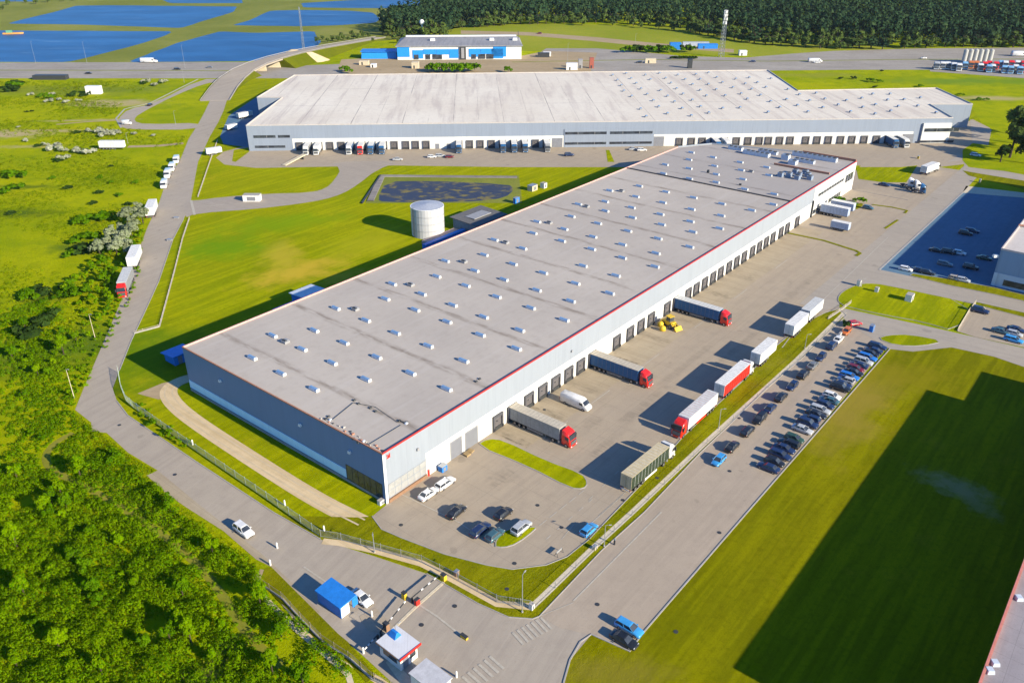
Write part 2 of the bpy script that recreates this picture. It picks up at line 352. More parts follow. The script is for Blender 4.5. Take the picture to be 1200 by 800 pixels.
# ---------------------------------------------------------------- mesh builder
class MB:
    def __init__(s): s.v = []; s.f = []; s.mi = []; s.mats = []
    def m(s, mt):
        if mt not in s.mats: s.mats.append(mt)
        return s.mats.index(mt)
    def face(s, pts, mt): 
        b = len(s.v); s.v += [tuple(p) for p in pts]; s.f.append(tuple(range(b, b + len(pts)))); s.mi.append(s.m(mt))
    def hull(s, A, B, mt, cap=True):
        """ring A to ring B (same count), closed, capped"""
        n = len(A); b = len(s.v); s.v += [tuple(p) for p in A] + [tuple(p) for p in B]; k = s.m(mt)
        for i in range(n):
            j = (i + 1) % n; s.f.append((b + i, b + j, b + n + j, b + n + i)); s.mi.append(k)
        if cap:
            s.f.append(tuple(range(b + n - 1, b - 1, -1))); s.mi.append(k)
            s.f.append(tuple(range(b + n, b + 2 * n))); s.mi.append(k)
    def box(s, x0, x1, y0, y1, z0, z1, mt, tx=0, ty=0):
        A = [(x0, y0, z0), (x1, y0, z0), (x1, y1, z0), (x0, y1, z0)]
        B = [(x0 + tx, y0 + ty, z1), (x1 - tx, y0 + ty, z1), (x1 - tx, y1 - ty, z1), (x0 + tx, y1 - ty, z1)]
        s.hull(A, B, mt)
    def cyl(s, c, r, z0, z1, mt, n=12, r2=None, axis='z'):
        r2 = r if r2 is None else r2
        def P(a, rr, h):
            x, y = rr * math.cos(a), rr * math.sin(a)
            return (c[0] + x, c[1] + y, h) if axis == 'z' else ((c[0] + x, h, c[1] + y) if axis == 'y' else (h, c[0] + x, c[1] + y))
        s.hull([P(2 * math.pi * i / n, r, z0) for i in range(n)], [P(2 * math.pi * i / n, r2, z1) for i in range(n)], mt)
    def bar(s, a, b, r, mt, n=6):
        a = Vector(a); b = Vector(b); d = (b - a).normalized()
        u = d.cross(Vector((0, 0, 1)) if abs(d.z) < .95 else Vector((1, 0, 0))).normalized(); w = d.cross(u)
        ring = [(u * math.cos(2 * math.pi * i / n) + w * math.sin(2 * math.pi * i / n)) * r for i in range(n)]
        s.hull([a + q for q in ring], [b + q for q in ring], mt)
    def loft(s, rings, mt, cap=True, mts=None):
        n = len(rings[0]); b = len(s.v); k = s.m(mt)
        for r in rings: s.v += [tuple(p) for p in r]
        for q in range(len(rings) - 1):
            for i in range(n):
                j = (i + 1) % n; s.f.append((b + q * n + i, b + q * n + j, b + (q + 1) * n + j, b + (q + 1) * n + i)); s.mi.append(k)
        if cap:
            s.f.append(tuple(range(b + n - 1, b - 1, -1))); s.mi.append(k)
            s.f.append(tuple(b + (len(rings) - 1) * n + i for i in range(n))); s.mi.append(k)
    def prism(s, P, z0, z1, mt, top=None):
        """polygon P extruded; top/bottom triangulated"""
        if sum(P[i][0] * P[(i + 1) % len(P)][1] - P[(i + 1) % len(P)][0] * P[i][1] for i in range(len(P))) < 0: P = P[::-1]
        n = len(P); b = len(s.v); s.v += [(x, y, z0) for x, y in P] + [(x, y, z1) for x, y in P]; k = s.m(mt)
        for i in range(n):
            j = (i + 1) % n; s.f.append((b + i, b + j, b + n + j, b + n + i)); s.mi.append(k)
        s.f.append(tuple(range(b + n, b + 2 * n))); s.mi.append(s.m(top or mt))
    def mesh(s, name, smooth=False):
        me = bpy.data.meshes.new(name); me.from_pydata(s.v, [], s.f)
        for m_ in s.mats: me.materials.append(m_)
        me.polygons.foreach_set('material_index', s.mi)
        if smooth: me.polygons.foreach_set('use_smooth', [True] * len(me.polygons))
        bm = bmesh.new(); bm.from_mesh(me)
        big = [f for f in bm.faces if len(f.verts) > 4]
        if big: bmesh.ops.triangulate(bm, faces=big, ngon_method='EAR_CLIP')
        bm.to_mesh(me); bm.free(); me.update(); return me
    def build(s, name, parent=None, smooth=False): return link(name, s.mesh(name, smooth), parent)

def sheet(name, P, z, mt, kerb=False):
    """flat polygon on the ground"""
    m = MB()
    if sum(P[i][0] * P[(i + 1) % len(P)][1] - P[(i + 1) % len(P)][0] * P[i][1] for i in range(len(P))) < 0: P = P[::-1]
    m.face([(x, y, z) for x, y in P], mt)
    o = m.build(name); o['kind'] = 'structure'; return o
def px(*pts): return [G(*p) for p in pts]
def offset_line(P, w0, w1):
    """ribbon between lateral offsets w0..w1 of an open polyline"""
    L, Rr = [], []
    for i, p in enumerate(P):
        a = P[max(0, i - 1)]; b = P[min(len(P) - 1, i + 1)]
        dx, dy = b[0] - a[0], b[1] - a[1]; l = math.hypot(dx, dy) or 1; nx, ny = -dy / l, dx / l
        L.append((p[0] + nx * w0, p[1] + ny * w0)); Rr.append((p[0] + nx * w1, p[1] + ny * w1))
    return L, Rr
def ribbon(name, P, w, z, mt, z0=None):
    L, Rr = offset_line(P, -w / 2, w / 2); m = MB()
    for i in range(len(P) - 1):
        q = [(*L[i], z), (*L[i + 1], z), (*Rr[i + 1], z), (*Rr[i], z)][::-1]
        m.face(q, mt)
        if z0 is not None:
            m.face([(*L[i], z0), (*L[i + 1], z0), (*L[i + 1], z), (*L[i], z)], mt); m.face([(*Rr[i + 1], z0), (*Rr[i], z0), (*Rr[i], z), (*Rr[i + 1], z)], mt)
    o = m.build(name); o['kind'] = 'structure'; return o
def kerb(P, w=.2, h=.13): w *= .75; return ribbon('kerb', P, w, h, kerb_m, 0.0)
def island(name, P, mt, h=.12):
    sheet(name, P, h, mt); kerb(P + [P[0]], .22, h + .03)

# ================================================================ THE GROUND
m = MB(); S = 9000; m.face([(-S, -2000, 0), (S, -2000, 0), (S, S, 0), (-S, S, 0)], meadow); o = m.build('ground'); o['kind'] = 'structure'
z1, z2, z3, z4, z5 = .012, .024, .036, .048, .06
sheet('lawn', px((296, 78), (262, 112), (250, 150), (222, 225), (150, 398), (128, 460), (150, 490), (240, 552), (375, 640), (480, 670), (600, 728), (628, 728), (1000, 372), (1160, 205), (1160, 160), (1140, 128), (1000, 110), (300, 75)), z1, lawn)
sheet('lawn', px((1043, 408), (1070, 412), (1115, 406), (1165, 418), (1200, 430), (1500, 520), (1900, 900), (640, 900), (655, 830), (661, 798), (668, 773), (693, 743), (738, 763), (753, 742), (875, 601)), z1, big_lawn)
sheet('far_field', px((600, 27), (700, 29), (850, 34), (900, 46), (1060, 56), (1200, 58), (1400, 60), (1400, 66), (1000, 66), (860, 66), (760, 60), (610, 60), (500, 46), (500, 34)), z1, field_m)
sheet('field_path', px((540, 36), (620, 38), (700, 44), (760, 50), (860, 58), (860, 62), (740, 53), (690, 48), (620, 42), (540, 40)), z2, dirt_m)
sheet('bank', px((0, 0), (0, 72), (150, 74), (300, 72), (352, 60), (400, 52), (470, 46), (600, 20), (600, 0)), z1, pond_bank_m)

# ponds (water) between grass dams
for P in [((-160, 37), (0, 36), (203, 37), (196, 41), (170, 50), (110, 66), (78, 73), (-160, 73)),
          ((8, 28), (30, 22), (62, 15), (90, 7), (130, 6.5), (278, 8), (274, 14), (212, 33), (150, 31), (90, 29)),
          ((150, 73), (180, 61), (210, 50), (258, 37), (300, 39), (368, 37), (371, 43), (377, 49), (372, 55), (352, 61), (318, 67), (300, 72)),
          ((272, 30), (292, 24), (317, 13), (350, 12), (410, 13), (437, 15), (446, 22), (440, 27), (395, 30), (350, 31)),
          ((200, 4), (190, 0), (180, -8), (300, -8), (284, 0), (285, 4)),
          ((355, 9), (353, 4), (420, 0), (450, -6), (530, -6), (500, 3), (490, 7), (450, 10)),
          ((-160, 8), (-60, 2), (40, 2), (60, -6), (-160, -6))]:
    Q_ = []
    R0 = px(*P)
    for i in range(len(R0)):
        a, b = R0[i], R0[(i + 1) % len(R0)]; n_ = max(1, int(math.dist(a, b) / 14))
        Q_ += [(a[0] + (b[0] - a[0]) * k / n_ + random.uniform(-.7, .7), a[1] + (b[1] - a[1]) * k / n_ + random.uniform(-.9, .9)) for k in range(n_)]
    sheet('water', smooth(Q_, 1), z3, water_m)

# highway and its verges
sheet('highway', px((-400, 73.5), (0, 73.5), (290, 73), (330, 78), (430, 74), (470, 71), (620, 70), (640, 57), (700, 57), (760, 62), (800, 66), (870, 68), (930, 63), (975, 60), (1080, 57), (1200, 56), (1600, 56), (1600, 84), (1200, 80), (1095, 82), (1000, 82), (900, 83), (600, 90), (330, 92), (262, 92), (-400, 92)), z3, hwy_m)
for Pm in [((-300, 83), (0, 82.5), (270, 83)), ((900, 72), (1060, 70), (1300, 69)), ((600, 73), (760, 70), (900, 72))]:
    ribbon('median_strip', px(*Pm), 2.2, .09, mark_m if 0 else pond_bank_m, 0)
sheet('truck_park', px((1088, 76), (1200, 75), (1400, 75), (1400, 96), (1200, 92), (1090, 84)), z4, hwy_m)
sheet('factory_yard', px((400, 70), (440, 68), (600, 68), (640, 60), (700, 62), (690, 90), (430, 90), (395, 84)), z4, dirt_m)

# the road along the left side, the lower junction and the road by the big lawn
left_road = px((330, 70), (300, 73), (283, 80), (262, 93), (249, 112), (240, 131), (232, 146), (221, 163), (211, 188), (195, 212), (187, 236), (173, 266), (160, 300), (143, 350), (121, 402), (98, 455), (88, 480), (107, 495), (107, 505), (125, 507), (150, 530), (185, 551),
               (172, 557), (195, 578), (218, 594), (262, 622), (300, 655), (318, 664), (336, 682), (374, 720), (396, 742), (430, 772), (460, 800), (560, 900), (640, 900), (655, 830), (661, 798), (668, 773), (693, 743), (720, 745), (690, 700), (640, 716), (624, 725),
               (596, 723), (560, 707), (500, 672), (440, 652), (395, 638), (376, 632), (320, 600), (230, 541), (150, 487), (137, 470), (132, 455), (140, 434), (154, 399), (170, 365), (186, 330), (203, 280), (215, 257), (222, 244), (232, 190), (246, 160), (256, 143), (262, 130), (268, 111), (285, 90), (312, 76))
sheet('road', left_road, z2, road_m)
sheet('road', px((630, 720), (700, 645), (750, 600), (820, 525), (899, 448), (985, 375), (1000, 372), (1040, 396), (1038, 408), (875, 601), (753, 742), (738, 763), (693, 743), (655, 735)), z3, road2_m)
sheet('lay_by', px((172, 557), (185, 551), (232, 590), (306, 648), (350, 690), (374, 716), (374, 720), (336, 682), (318, 664), (300, 655), (262, 622), (218, 594), (195, 578)), z3, apron_m)
# slip road loop at the upper left
sheet('slip_road', smooth(px((262, 93), (235, 93), (180, 122), (150, 128), (138, 140), (140, 148), (152, 152), (232, 152), (238, 144), (170, 146), (156, 142), (162, 134), (205, 112), (240, 98), (258, 96)), 1), .041, road_m)
ribbon('kerb', px((232, 93), (176, 121), (146, 128), (136, 139), (142, 150)), .9, .1, kerb_m, 0)
ribbon('dirt_track', px((66, 146), (100, 143), (138, 141)), 2.0, z2, dirt_m)
ribbon('dirt_track', px((150, 172), (185, 171), (215, 168)), 4.0, z2, dirt_m)
ribbon('dirt_track', smooth(px((85, 507), (62, 520), (52, 535), (58, 550), (110, 575), (160, 605), (215, 645), (250, 680), (290, 745), (330, 780)), 2, False), 1.5, z2, mat('trodden_grass', rough=.95, spec=.05, fn=grass_fn((.2, .2, .02), (.26, .24, .04), (.16, .2, .015), DIRT, mow=False)))

# drive from the road past the small cabin to the far yard; far yard
sheet('access_drive', smooth(px((218, 233), (224, 236), (260, 231), (315, 227), (362, 226), (382, 221), (392, 211), (400, 198), (385, 190), (470, 188), (440, 200), (420, 216), (402, 227), (380, 234), (350, 239), (300, 245), (230, 250), (215, 256)), 1), z3, road3_m)
sheet('yard', px((292, 170), (342, 171), (700, 166), (1112, 152), (1140, 140), (1160, 150), (1156, 176), (1150, 190), (1100, 196), (1003, 194), (860, 196), (600, 196), (462, 194), (300, 197), (263, 193), (253, 185), (262, 178)), z2, yard_m)
sheet('road', px((1137, 140), (1162, 152), (1157, 176), (1150, 186), (1110, 190), (1140, 172)), z4 - .004, cross_m)
# main yard round the long hall and the road on its right
yard_e = [(436, 605), (447, 620), (470, 630), (520, 649), (570, 662), (600, 667), (640, 662), (665, 652), (690, 632), (757, 562), (800, 512), (876, 441), (900, 413), (945, 377), (968, 366), (984, 362)]
sheet('yard', px((452, 592), (453, 585), (1003, 200), (1010, 193), (1100, 196), (1128, 200), (1128, 226), (1033, 313), (1031, 318), (1010, 333), (992, 338), (982, 350), *yard_e[::-1]), z3, yard_m)
sheet('dock_apron', [W(31, -.2), W(200, -.2), W(200, -9.5), W(31, -9.5)], z4, apron_m)
sheet('road', px((937, 356), (1120, 203), (1140, 186), (1160, 176), (1152, 200), (1128, 226), (1031, 316), (1200, 352), (1500, 420), (1500, 436), (1200, 373), (1140, 356), (1040, 335), (1010, 333), (990, 340), (982, 350), (984, 358), (962, 366)), z4, cross_m)
sheet('road', px((982, 360), (1085, 382), (1120, 390), (1200, 408), (1500, 480), (1500, 505), (1200, 430), (1165, 418), (1115, 407), (1070, 412), (1043, 409), (1030, 402), (992, 378)), z4 + .004, cross_m)
sheet('road', px((1130, 192), (1200, 205), (1400, 230), (1400, 240), (1200, 213), (1128, 200)), z5, cross_m)
sheet('side_yard', px((1128, 226), (1031, 316), (1066, 324), (1110, 328), (1164, 336), (1500, 420), (1500, 240), (1200, 232)), z3, mat('side_yard_shade_blue_asphalt', rough=.8, spec=.15, fn=paving_fn((.09, .165, .24), (.07, .13, .19), (.11, .19, .27), rot=-A1, streak=.3)))  # shade of the hall put into the asphalt as a darker blue
sheet('pavement', px((1128, 226), (1200, 232), (1500, 255), (1500, 245), (1200, 226), (1132, 218)), z4, cream_m)
ribbon('kerb', px((1030, 316.5), (1128, 226)), .5, .12, kerb_m, 0)
sheet('fenced_lot', px((1141, 357), (1121, 388), (1143, 395), (1200, 407), (1400, 450), (1400, 410), (1200, 371)), z5, yard_m)

# raised green islands and verges with kerbs
island('lawn', smooth(px((558, 522), (572, 514), (590, 516), (640, 540), (682, 555), (689, 566), (684, 573), (668, 572), (620, 547)), 1), lawn)
island('lawn', smooth(px((578, 640), (590, 620), (627, 617), (628, 620), (606, 637), (590, 642)), 1), lawn)
island('lawn', smooth(px((981, 350), (987, 342), (1003, 334), (1018, 332), (1037, 334), (1141, 356), (1121, 389), (1080, 377), (1040, 370), (998, 361), (984, 356)), 1), lawn)
island('lawn', smooth(px((1028, 397), (1040, 393), (1065, 392), (1107, 400), (1080, 406), (1050, 405)), 1), lawn)
island('lawn', px((1066, 323), (1110, 334), (1164, 345), (1200, 353), (1500, 424), (1500, 412), (1200, 346), (1164, 337), (1110, 327), (1070, 321)), thin_lawn)
island('lawn', px((1142, 357), (1200, 372), (1400, 412), (1400, 407), (1200, 366.5), (1144, 354)), thin_lawn, .1)
sheet('verge', px(*yard_e, (992, 370), (975, 385), (941, 419), (899, 454), (864, 489), (820, 531), (755, 600), (705, 645), (632, 722), (624, 724), (596, 722), (560, 706), (500, 671), (440, 651), (395, 637), (376, 631), (330, 604), (418, 606)), z4, thin_lawn)
kerb(px(*yard_e)); kerb(px((984, 362), (992, 370), (975, 385), (941, 419), (899, 454), (864, 489), (820, 531), (755, 600), (705, 645), (632, 722), (624, 725), (596, 723), (560, 707), (500, 672)), .2)
kerb(px((1043, 408.5), (875, 601), (753, 742), (738, 763), (693, 743), (680, 752), (668, 773), (661, 798), (655, 830)), .3, .14)
kerb(px((215, 257), (203, 280), (186, 330), (170, 365), (154, 399), (140, 434)), .25); kerb(px((137, 470), (150, 487), (230, 541), (320, 600), (376, 632)), .25)
kerb([W(256.5, -.3), W(256.5, -22)], .2)
sheet('lawn', px((1003, 196), (1056, 196), (1075, 194), (1062, 214), (1035, 214), (1006, 210)), z5, lawn)
sheet('lawn', px((252, 193), (262, 198), (300, 199), (386, 199), (395, 204), (388, 215), (372, 224), (310, 225), (236, 230)), z4, lawn)
sheet('lawn', px((272, 189), (274, 176), (291, 173), (292, 178), (284, 184), (276, 190)), z4, lawn)
sheet('lawn', px((710, 176), (714, 176), (720, 190), (712, 190)), z4, lawn)
for P, w in [(((922, 273), (965, 282), (1003, 294), (1008, 297), (1003, 300)), 1.1), (((1022, 240), (1045, 243), (1063, 247), (1060, 250)), 1.0), (((1037, 268), (1052, 258)), .8)]:
    ribbon('planted_strip', px(*P), w, .14, thin_lawn, 0)
sheet('planting_bed', smooth(px((978, 240), (985, 234), (1000, 240), (1012, 238), (1010, 243), (1003, 246), (985, 243)), 1), .14, thin_lawn)
sheet('lawn', px((1128, 200), (1135, 206), (1200, 222), (1400, 250), (1400, 242), (1200, 212), (1150, 204)), z5 + .012, thin_lawn)
sheet('lawn', px((1128, 176), (1140, 168), (1200, 176), (1400, 200), (1400, 228), (1200, 203), (1150, 198), (1135, 196), (1128, 188)), z5 + .012, meadow)

# gravel track beside the end wall, pale strips and paths
trk = smooth(px((231, 441), (210, 446), (196, 456), (200, 470), (225, 492), (300, 541), (370, 585), (424, 612)), 2, False)
ribbon('gravel_track', trk, 3.9, z3, gravel_m)
ribbon('track_ruts', offset_line(trk, -.85, -.85)[0], .35, .054, mat('rut', rough=.95, fn=paving_fn((.50, .40, .26), (.38, .30, .18), (.56, .46, .31))))
ribbon('track_ruts', offset_line(trk, .85, .85)[0], .35, .054, MATS['rut'])
sheet('gravel_track', px((161, 461), (190, 449), (212, 444), (204, 462), (186, 468)), z2, dirt_m)
STRIP = px((622, 712), (636, 699), (695, 642), (742, 599), (825, 520), (932, 423), (990, 366))
ribbon('gravel_strip', STRIP, 1.15, z5, cream_m)
ribbon('gravel_strip', px((378, 634), (398, 636), (440, 645), (494, 660), (530, 678), (583, 707), (625, 711)), 1.5, z5, gravel_m)
ribbon('gravel_strip', px((334, 706), (350, 726), (378, 756), (412, 776), (470, 815)), 1.2, z3, gravel_m)
ribbon('footpath', px((303, 680), (312, 668)), 2.2, z3, dirt_m)
ribbon('footpath', px((298, 688), (345, 735), (380, 765), (408, 790), (420, 830)), .9, z3, cream_m)
sheet('verge', px((310, 666), (318, 664), (336, 682), (374, 720), (396, 742), (408, 752), (440, 790), (430, 800), (410, 778), (376, 757), (350, 726), (304, 682)), z4, thin_lawn)
sheet('footpath', px((452, 776), (458, 770), (492, 805), (480, 815)), z5, cream_m)
sheet('footpath', px((421, 722), (440, 712), (470, 742), (455, 745), (430, 738)), z5, yard_m)

sheet('side_yard', px((268, 136), (290, 121), (304, 112), (304, 134), (289, 150), (293, 173), (262, 169), (258, 160), (262, 150)), z3, MATS['side_yard_shade_blue_asphalt'])  # same asphalt, its colour carrying the shade beside the far hall
# storm basin
sheet('basin_bank', px((446, 205), (608, 206), (612, 238), (428, 238)), z3, pond_bank_m)
ribbon('stone_bank', px((446, 206.5), (500, 207), (606, 208)), 2.6, .3, stone_m, 0)
ribbon('stone_bank', px((447, 208), (434, 236)), 2.6, .3, stone_m, 0)
ribbon('kerb', px((446, 206), (424, 239)), .6, .5, dkmetal_m, 0)
sheet('water', smooth(px((452, 213), (500, 212), (596, 216), (603, 222), (592, 232), (560, 236), (520, 237), (450, 237), (442, 234)), 1), z4, basin_m)

# painted markings
def mark(P, w=.16): ribbon('road_marking', P, w, .072, mark_m)
def dashes(a, b, on, off, w=.18):
    d = math.dist(a, b); k = 0
    while k < d:
        e = min(k + on, d); p = lambda q: (a[0] + (b[0] - a[0]) * q / d, a[1] + (b[1] - a[1]) * q / d)
        mark([p(k), p(e)], w); k += on + off
mark([W(108, -33.2), W(128, -31), W(209, -29)], .22)
dashes(*px((632, 616), (684, 575)), 2.2, .8, .2)
dashes(*px((640, 632), (694, 585)), 1.4, 2.0, .2)
dashes(*px((690, 586), (757, 520)), 1.5, 3.5, .16); dashes(*px((702, 604), (745, 566)), 5, 1, .18)
mark(px((694, 612), (730, 580)), .18)
mark(px((658, 632), (672, 615)), .14)
for s in (36, 53, 76, 104, 128, 158): mark([W(s, -10.2), W(s + 9, -10.2)], .2)
mark(px((462, 575), (538, 612), (578, 640)), .2); mark(px((632, 722), (672, 706)), .16); mark(px((672, 704), (775, 600)), .3)
def zebra(a, b, n, ln, w):
    for i in range(n):
        p = (a[0] + (b[0] - a[0]) * i / (n - 1), a[1] + (b[1] - a[1]) * i / (n - 1))
        d = Vector((b[0] - a[0], b[1] - a[1])).normalized(); q = Vector((-d.y, d.x)) * ln / 2
        mark([(p[0] - q.x, p[1] - q.y), (p[0] + q.x, p[1] + q.y)], w)
zebra(G(640, 730), G(607, 748), 7, 3.0, .42)
zebra(G(582, 776), G(550, 800), 6, 3.2, .45)
mark(px((224, 235), (228, 252)), .9)
for a, b in [((240, 242), (262, 240)), ((275, 239), (300, 237))]: mark(px(a, b), .35)
mark(px((492, 709), (512, 722), (545, 748)), .35)
mark(px((356, 664), (382, 682)), .3)
# rear-axle scuffs and drains on the asphalt
for q in [(700, 708), (843, 624), (730, 586), (855, 552), (638, 480), (630, 592), (658, 618), (594, 690), (770, 560), (744, 734), (866, 490), (792, 740), (140, 498), (205, 556), (494, 732), (533, 710), (620, 620), (603, 660), (470, 615)]:
    x, y = G(*q); m = MB(); m.cyl((x, y), .38, .05, .085, dkmetal_m, 14); o = m.build('manhole_cover')
    tag(o, 'round dark manhole cover set flush in the paving', 'manhole cover', 'manhole covers in the paving')

# ================================================================ THE LONG GREY HALL
H1 = 11.5
hall = empty('warehouse', (*O1, 0), A1, 'long grey warehouse with a row of dock doors, red roof edge and small white skylights', 'warehouse')
FP = [(0, 0), (257, 0), (257, 22), (246, 58), (232, 66.6), (0, 66.6)]
m = MB(); n = len(FP)
for i in range(n):
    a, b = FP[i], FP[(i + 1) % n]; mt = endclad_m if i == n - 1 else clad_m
    m.face([(*a, 0), (*b, 0), (*b, H1), (*a, H1)], mt)
m.build('wall', hall)
m = MB(); m.face([(x, y, H1 - .25) for x, y in FP], roof_m); m.build('roof', hall)
def edge_trim(a, b, w, h0, h1, mt, nm='roof_edge'):
    d = Vector((b[0] - a[0], b[1] - a[1])).normalized(); q = Vector((-d.y, d.x))
    m = MB(); A = [(a[0] + q.x * k, a[1] + q.y * k) for k in (-w[0], w[1])]; B = [(b[0] + q.x * k, b[1] + q.y * k) for k in (-w[0], w[1])]
    m.hull([(*A[0], h0), (*A[1], h0), (*A[1], h1), (*A[0], h1)], [(*B[0], h0), (*B[1], h0), (*B[1], h1), (*B[0], h1)], mt); m.build(nm, hall)
edge_trim((0, 0), (257, 0), (.08, .14), H1 - .12, H1 + .14, red_trim)
edge_trim((0, 66.6), (0, -.08), (.08, .2), H1 - .15, H1 + .14, rust_trim)
edge_trim((232, 66.6), (0.25, 66.6), (.08, .2), H1 - .3, H1 + .14, pink_trim)
edge_trim((257, .3), (257, 22), (.08, .3), H1 - .3, H1 + .7, rust_trim)
edge_trim((257, 22), (246, 58), (.08, .3), H1 - .3, H1 + .3, clad_m); edge_trim((246, 58), (232, 66.6), (.08, .3), H1 - .3, H1 + .3, clad_m)
m = MB(); m.box(191, 191.5, .4, 66.2, H1 - .26, H1 + .12, rust_trim if 0 else mat('dark_flashing', (.09, .085, .085), .8)); m.build('roof_joint', hall)
# white dock band, corner post, plinths
m = MB(); m.box(10.9, 212, -.07, .0, .02, 5.6, white_m); m.build('dock_wall', hall)
m = MB(); m.box(-.1, .5, -.12, .0, 0, H1 - .3, white_p); m.build('corner_post', hall)
m = MB(); m.box(-.09, 0, 11.2, 66.5, .9, 2.9, plinth_m); m.build('plinth', hall)
m = MB(); m.box(-.12, 0, .4, 66.5, .0, .55, kerb_m); m.build('plinth', hall)
m = MB(); m.box(-.05, 0, .8, 11.0, .6, 4.2, glass_m)
for y in np.arange(.8, 11.1, 1.7): m.box(-.09, -.05, y, y + .1, .6, 4.2, dkmetal_m)
m.build('window', hall)
m = MB(); m.box(.7, 10.8, -.06, 0, .9, 4.1, mat('frosted_glass', (.34, .34, .33), .3, spec=.5))
for x in np.arange(.7, 10.9, 1.68): m.box(x, x + .09, -.1, -.06, .9, 4.1, clad_m)
for z in (.9, 2.5, 4.0): m.box(.7, 10.8, -.1, -.06, z, z + .09, clad_m)
m.build('window', hall)
m = MB(); m.box(.5, 10.8, -.35, 0, .0, .75, brown_p); m.build('planter_wall', hall)
m = MB(); m.face([(.9, -.1, 9.9), (1.8, -.1, 9.9), (1.8, -.1, 10.9), (1.4, -.1, 10.5)], red_p); m.face([(.9, -.1, 10.4), (1.3, -.1, 10.5), (1.1, -.1, 10.9)], red_p); m.build('emblem', hall)
for y in (24, 52, 9): m = MB(); m.box(-.45, -.0, y, y + .7, 7.6, 8.2, white_p, .05, .1); m.build('wall_lamp', hall)
for x in (8.5, 60): m = MB(); m.box(x, x + .6, -.4, 0, 7.6, 8.1, grey_p, .1, .05); m.build('wall_lamp', hall)
# dock doors
def dock_door_mesh(w=3.3, h=3.9):
    a = MB(); t = .45
    a.box(-w / 2, -w / 2 + t, -.45, 0, .15, h, shelter_m); a.box(w / 2 - t, w / 2, -.45, 0, .15, h, shelter_m); a.box(-w / 2 + t, w / 2 - t, -.45, 0, h - .6, h, shelter_m)
    a.box(-w / 2 + t, w / 2 - t, -.35, 0, .15, 1.05, dkmetal_m)
    a.box(-w / 2 + .1, -w / 2 + .38, -.62, -.45, .35, 1.0, rubber_m); a.box(w / 2 - .38, w / 2 - .1, -.62, -.45, .35, 1.0, rubber_m)
    b = MB(); b.box(-w / 2 + t, w / 2 - t, -.16, -.08, 1.05, h - .6, panel_m)
    for k in range(1, 4): b.box(-w / 2 + t, w / 2 - t, -.19, -.16, 1.05 + k * .5, 1.1 + k * .5, dkmetal_m)
    b.box(-.5, -.1, -.19, -.16, 2.2, 2.5, glass_m)
    return a.mesh('dock_shelter'), b.mesh('door_panel')
DS, DP = dock_door_mesh()
def dock(parent, x, y=-.07, rz=0):
    o = link('dock_door', DS, parent); o.location = (x, y, 0); o.rotation_euler = (0, 0, rz); link('door_panel', DP, o)
for x in [32.8, 37.7, 43.8, 48.9, 54.0, 59.2, 64.2, 69.2, 80.4, 86.9, 92.3, 97.6, 106.3, 111.2, 118.5, 123.4, 128.7, 134.0, 139.1, 144.8, 150.2, 155.6, 161.8, 167.2, 172.6, 178, 184.8, 190.2, 199]: dock(hall, x)
for x0, x1 in ((18.0, 21.2), (22.5, 26.2)):
    m = MB(); m.box(x0, x1, -.14, -.07, .1, 4.3, greydoor_m)
    for k in range(1, 8): m.box(x0 + .05, x1 - .05, -.17, -.14, .1 + k * .52, .14 + k * .52, panel_m)
    m.box(x0 - .14, x0, -.2, -.07, 0, 4.45, grey_p); m.box(x1, x1 + .14, -.2, -.07, 0, 4.45, grey_p); m.box(x0, x1, -.2, -.07, 4.3, 4.45, grey_p); m.build('garage_door', hall)
# offices at the far end: white projecting block with ribbon windows
m = MB(); m.box(213, 256.9, -.1, 0, 0, H1 - .35, white_m); m.build('office_wall', hall)
for (x0, x1, z0, zz1) in ((217, 244, 6.6, 7.7), (214, 226, .6, 2.2), (230, 243, 1.0, 2.6), (246, 255, 5.0, 8.0)):
    m = MB(); m.box(x0, x1, -.2, -.1, z0, zz1, glass_m)
    for x in np.arange(x0, x1 - .5, 2.7): m.box(x, x + .12, -.24, -.2, z0, zz1, white_p)
    m.build('window', hall)
m = MB(); m.box(212.4, 213, -.55, 0, 0, 6.3, dkmetal_m); m.build('downpipe', hall)
# skylights: 2 m kerbed domes, the first hundred as parts, the far rest together
a_ = MB(); a_.box(-.62, .62, -1.45, 1.45, 0, .42, skyk_m); a_.box(-.68, .68, -1.3, 1.5, .42, .5, skyk_m)
a_.loft([[(.6 * math.cos(a), y, .5 + .42 * math.sin(a)) for a in np.linspace(0, math.pi, 7)] for y in (-1.2, 1.42)], skyd_m)
a_.box(-.66, .66, -1.6, -1.22, 0, .86, skyl_m, .12, .06)
SKYM = a_.mesh('skylight')
b_ = MB(); b_.box(-.7, .7, -.8, .8, 0, .5, grey_p); b_.box(-.75, .75, -.85, .85, .5, .62, metal_m); b_.box(-.55, .0, -.7, .7, .62, .85, dkmetal_m, .1, .1); b_.box(.05, .6, -.7, .7, .62, .75, grey_p, .1, .1)
VENTM = b_.mesh('smoke_vent')
rowA = [6.9, 24.7, 47.8, 66.8, 86.8, 110.2, 130.3, 150.6, 173.4]; rowB = [16.8, 35.9, 55.6, 76.4, 98.0, 119.2, 142.2, 161.9]
pts = []
for s_ in rowA:
    for t_ in (6.8, 17.5, 28.4, 39.2, 49.9): pts.append((s_, t_))
pts.remove((6.9, 6.8)); pts.remove((6.9, 17.5))
for s_ in rowB:
    for t_ in (12.0, 23.0, 33.9, 44.5, 55.4):
        if (s_, t_) not in ((16.8, 12.0), (98.0, 33.9)): pts.append((s_, t_))
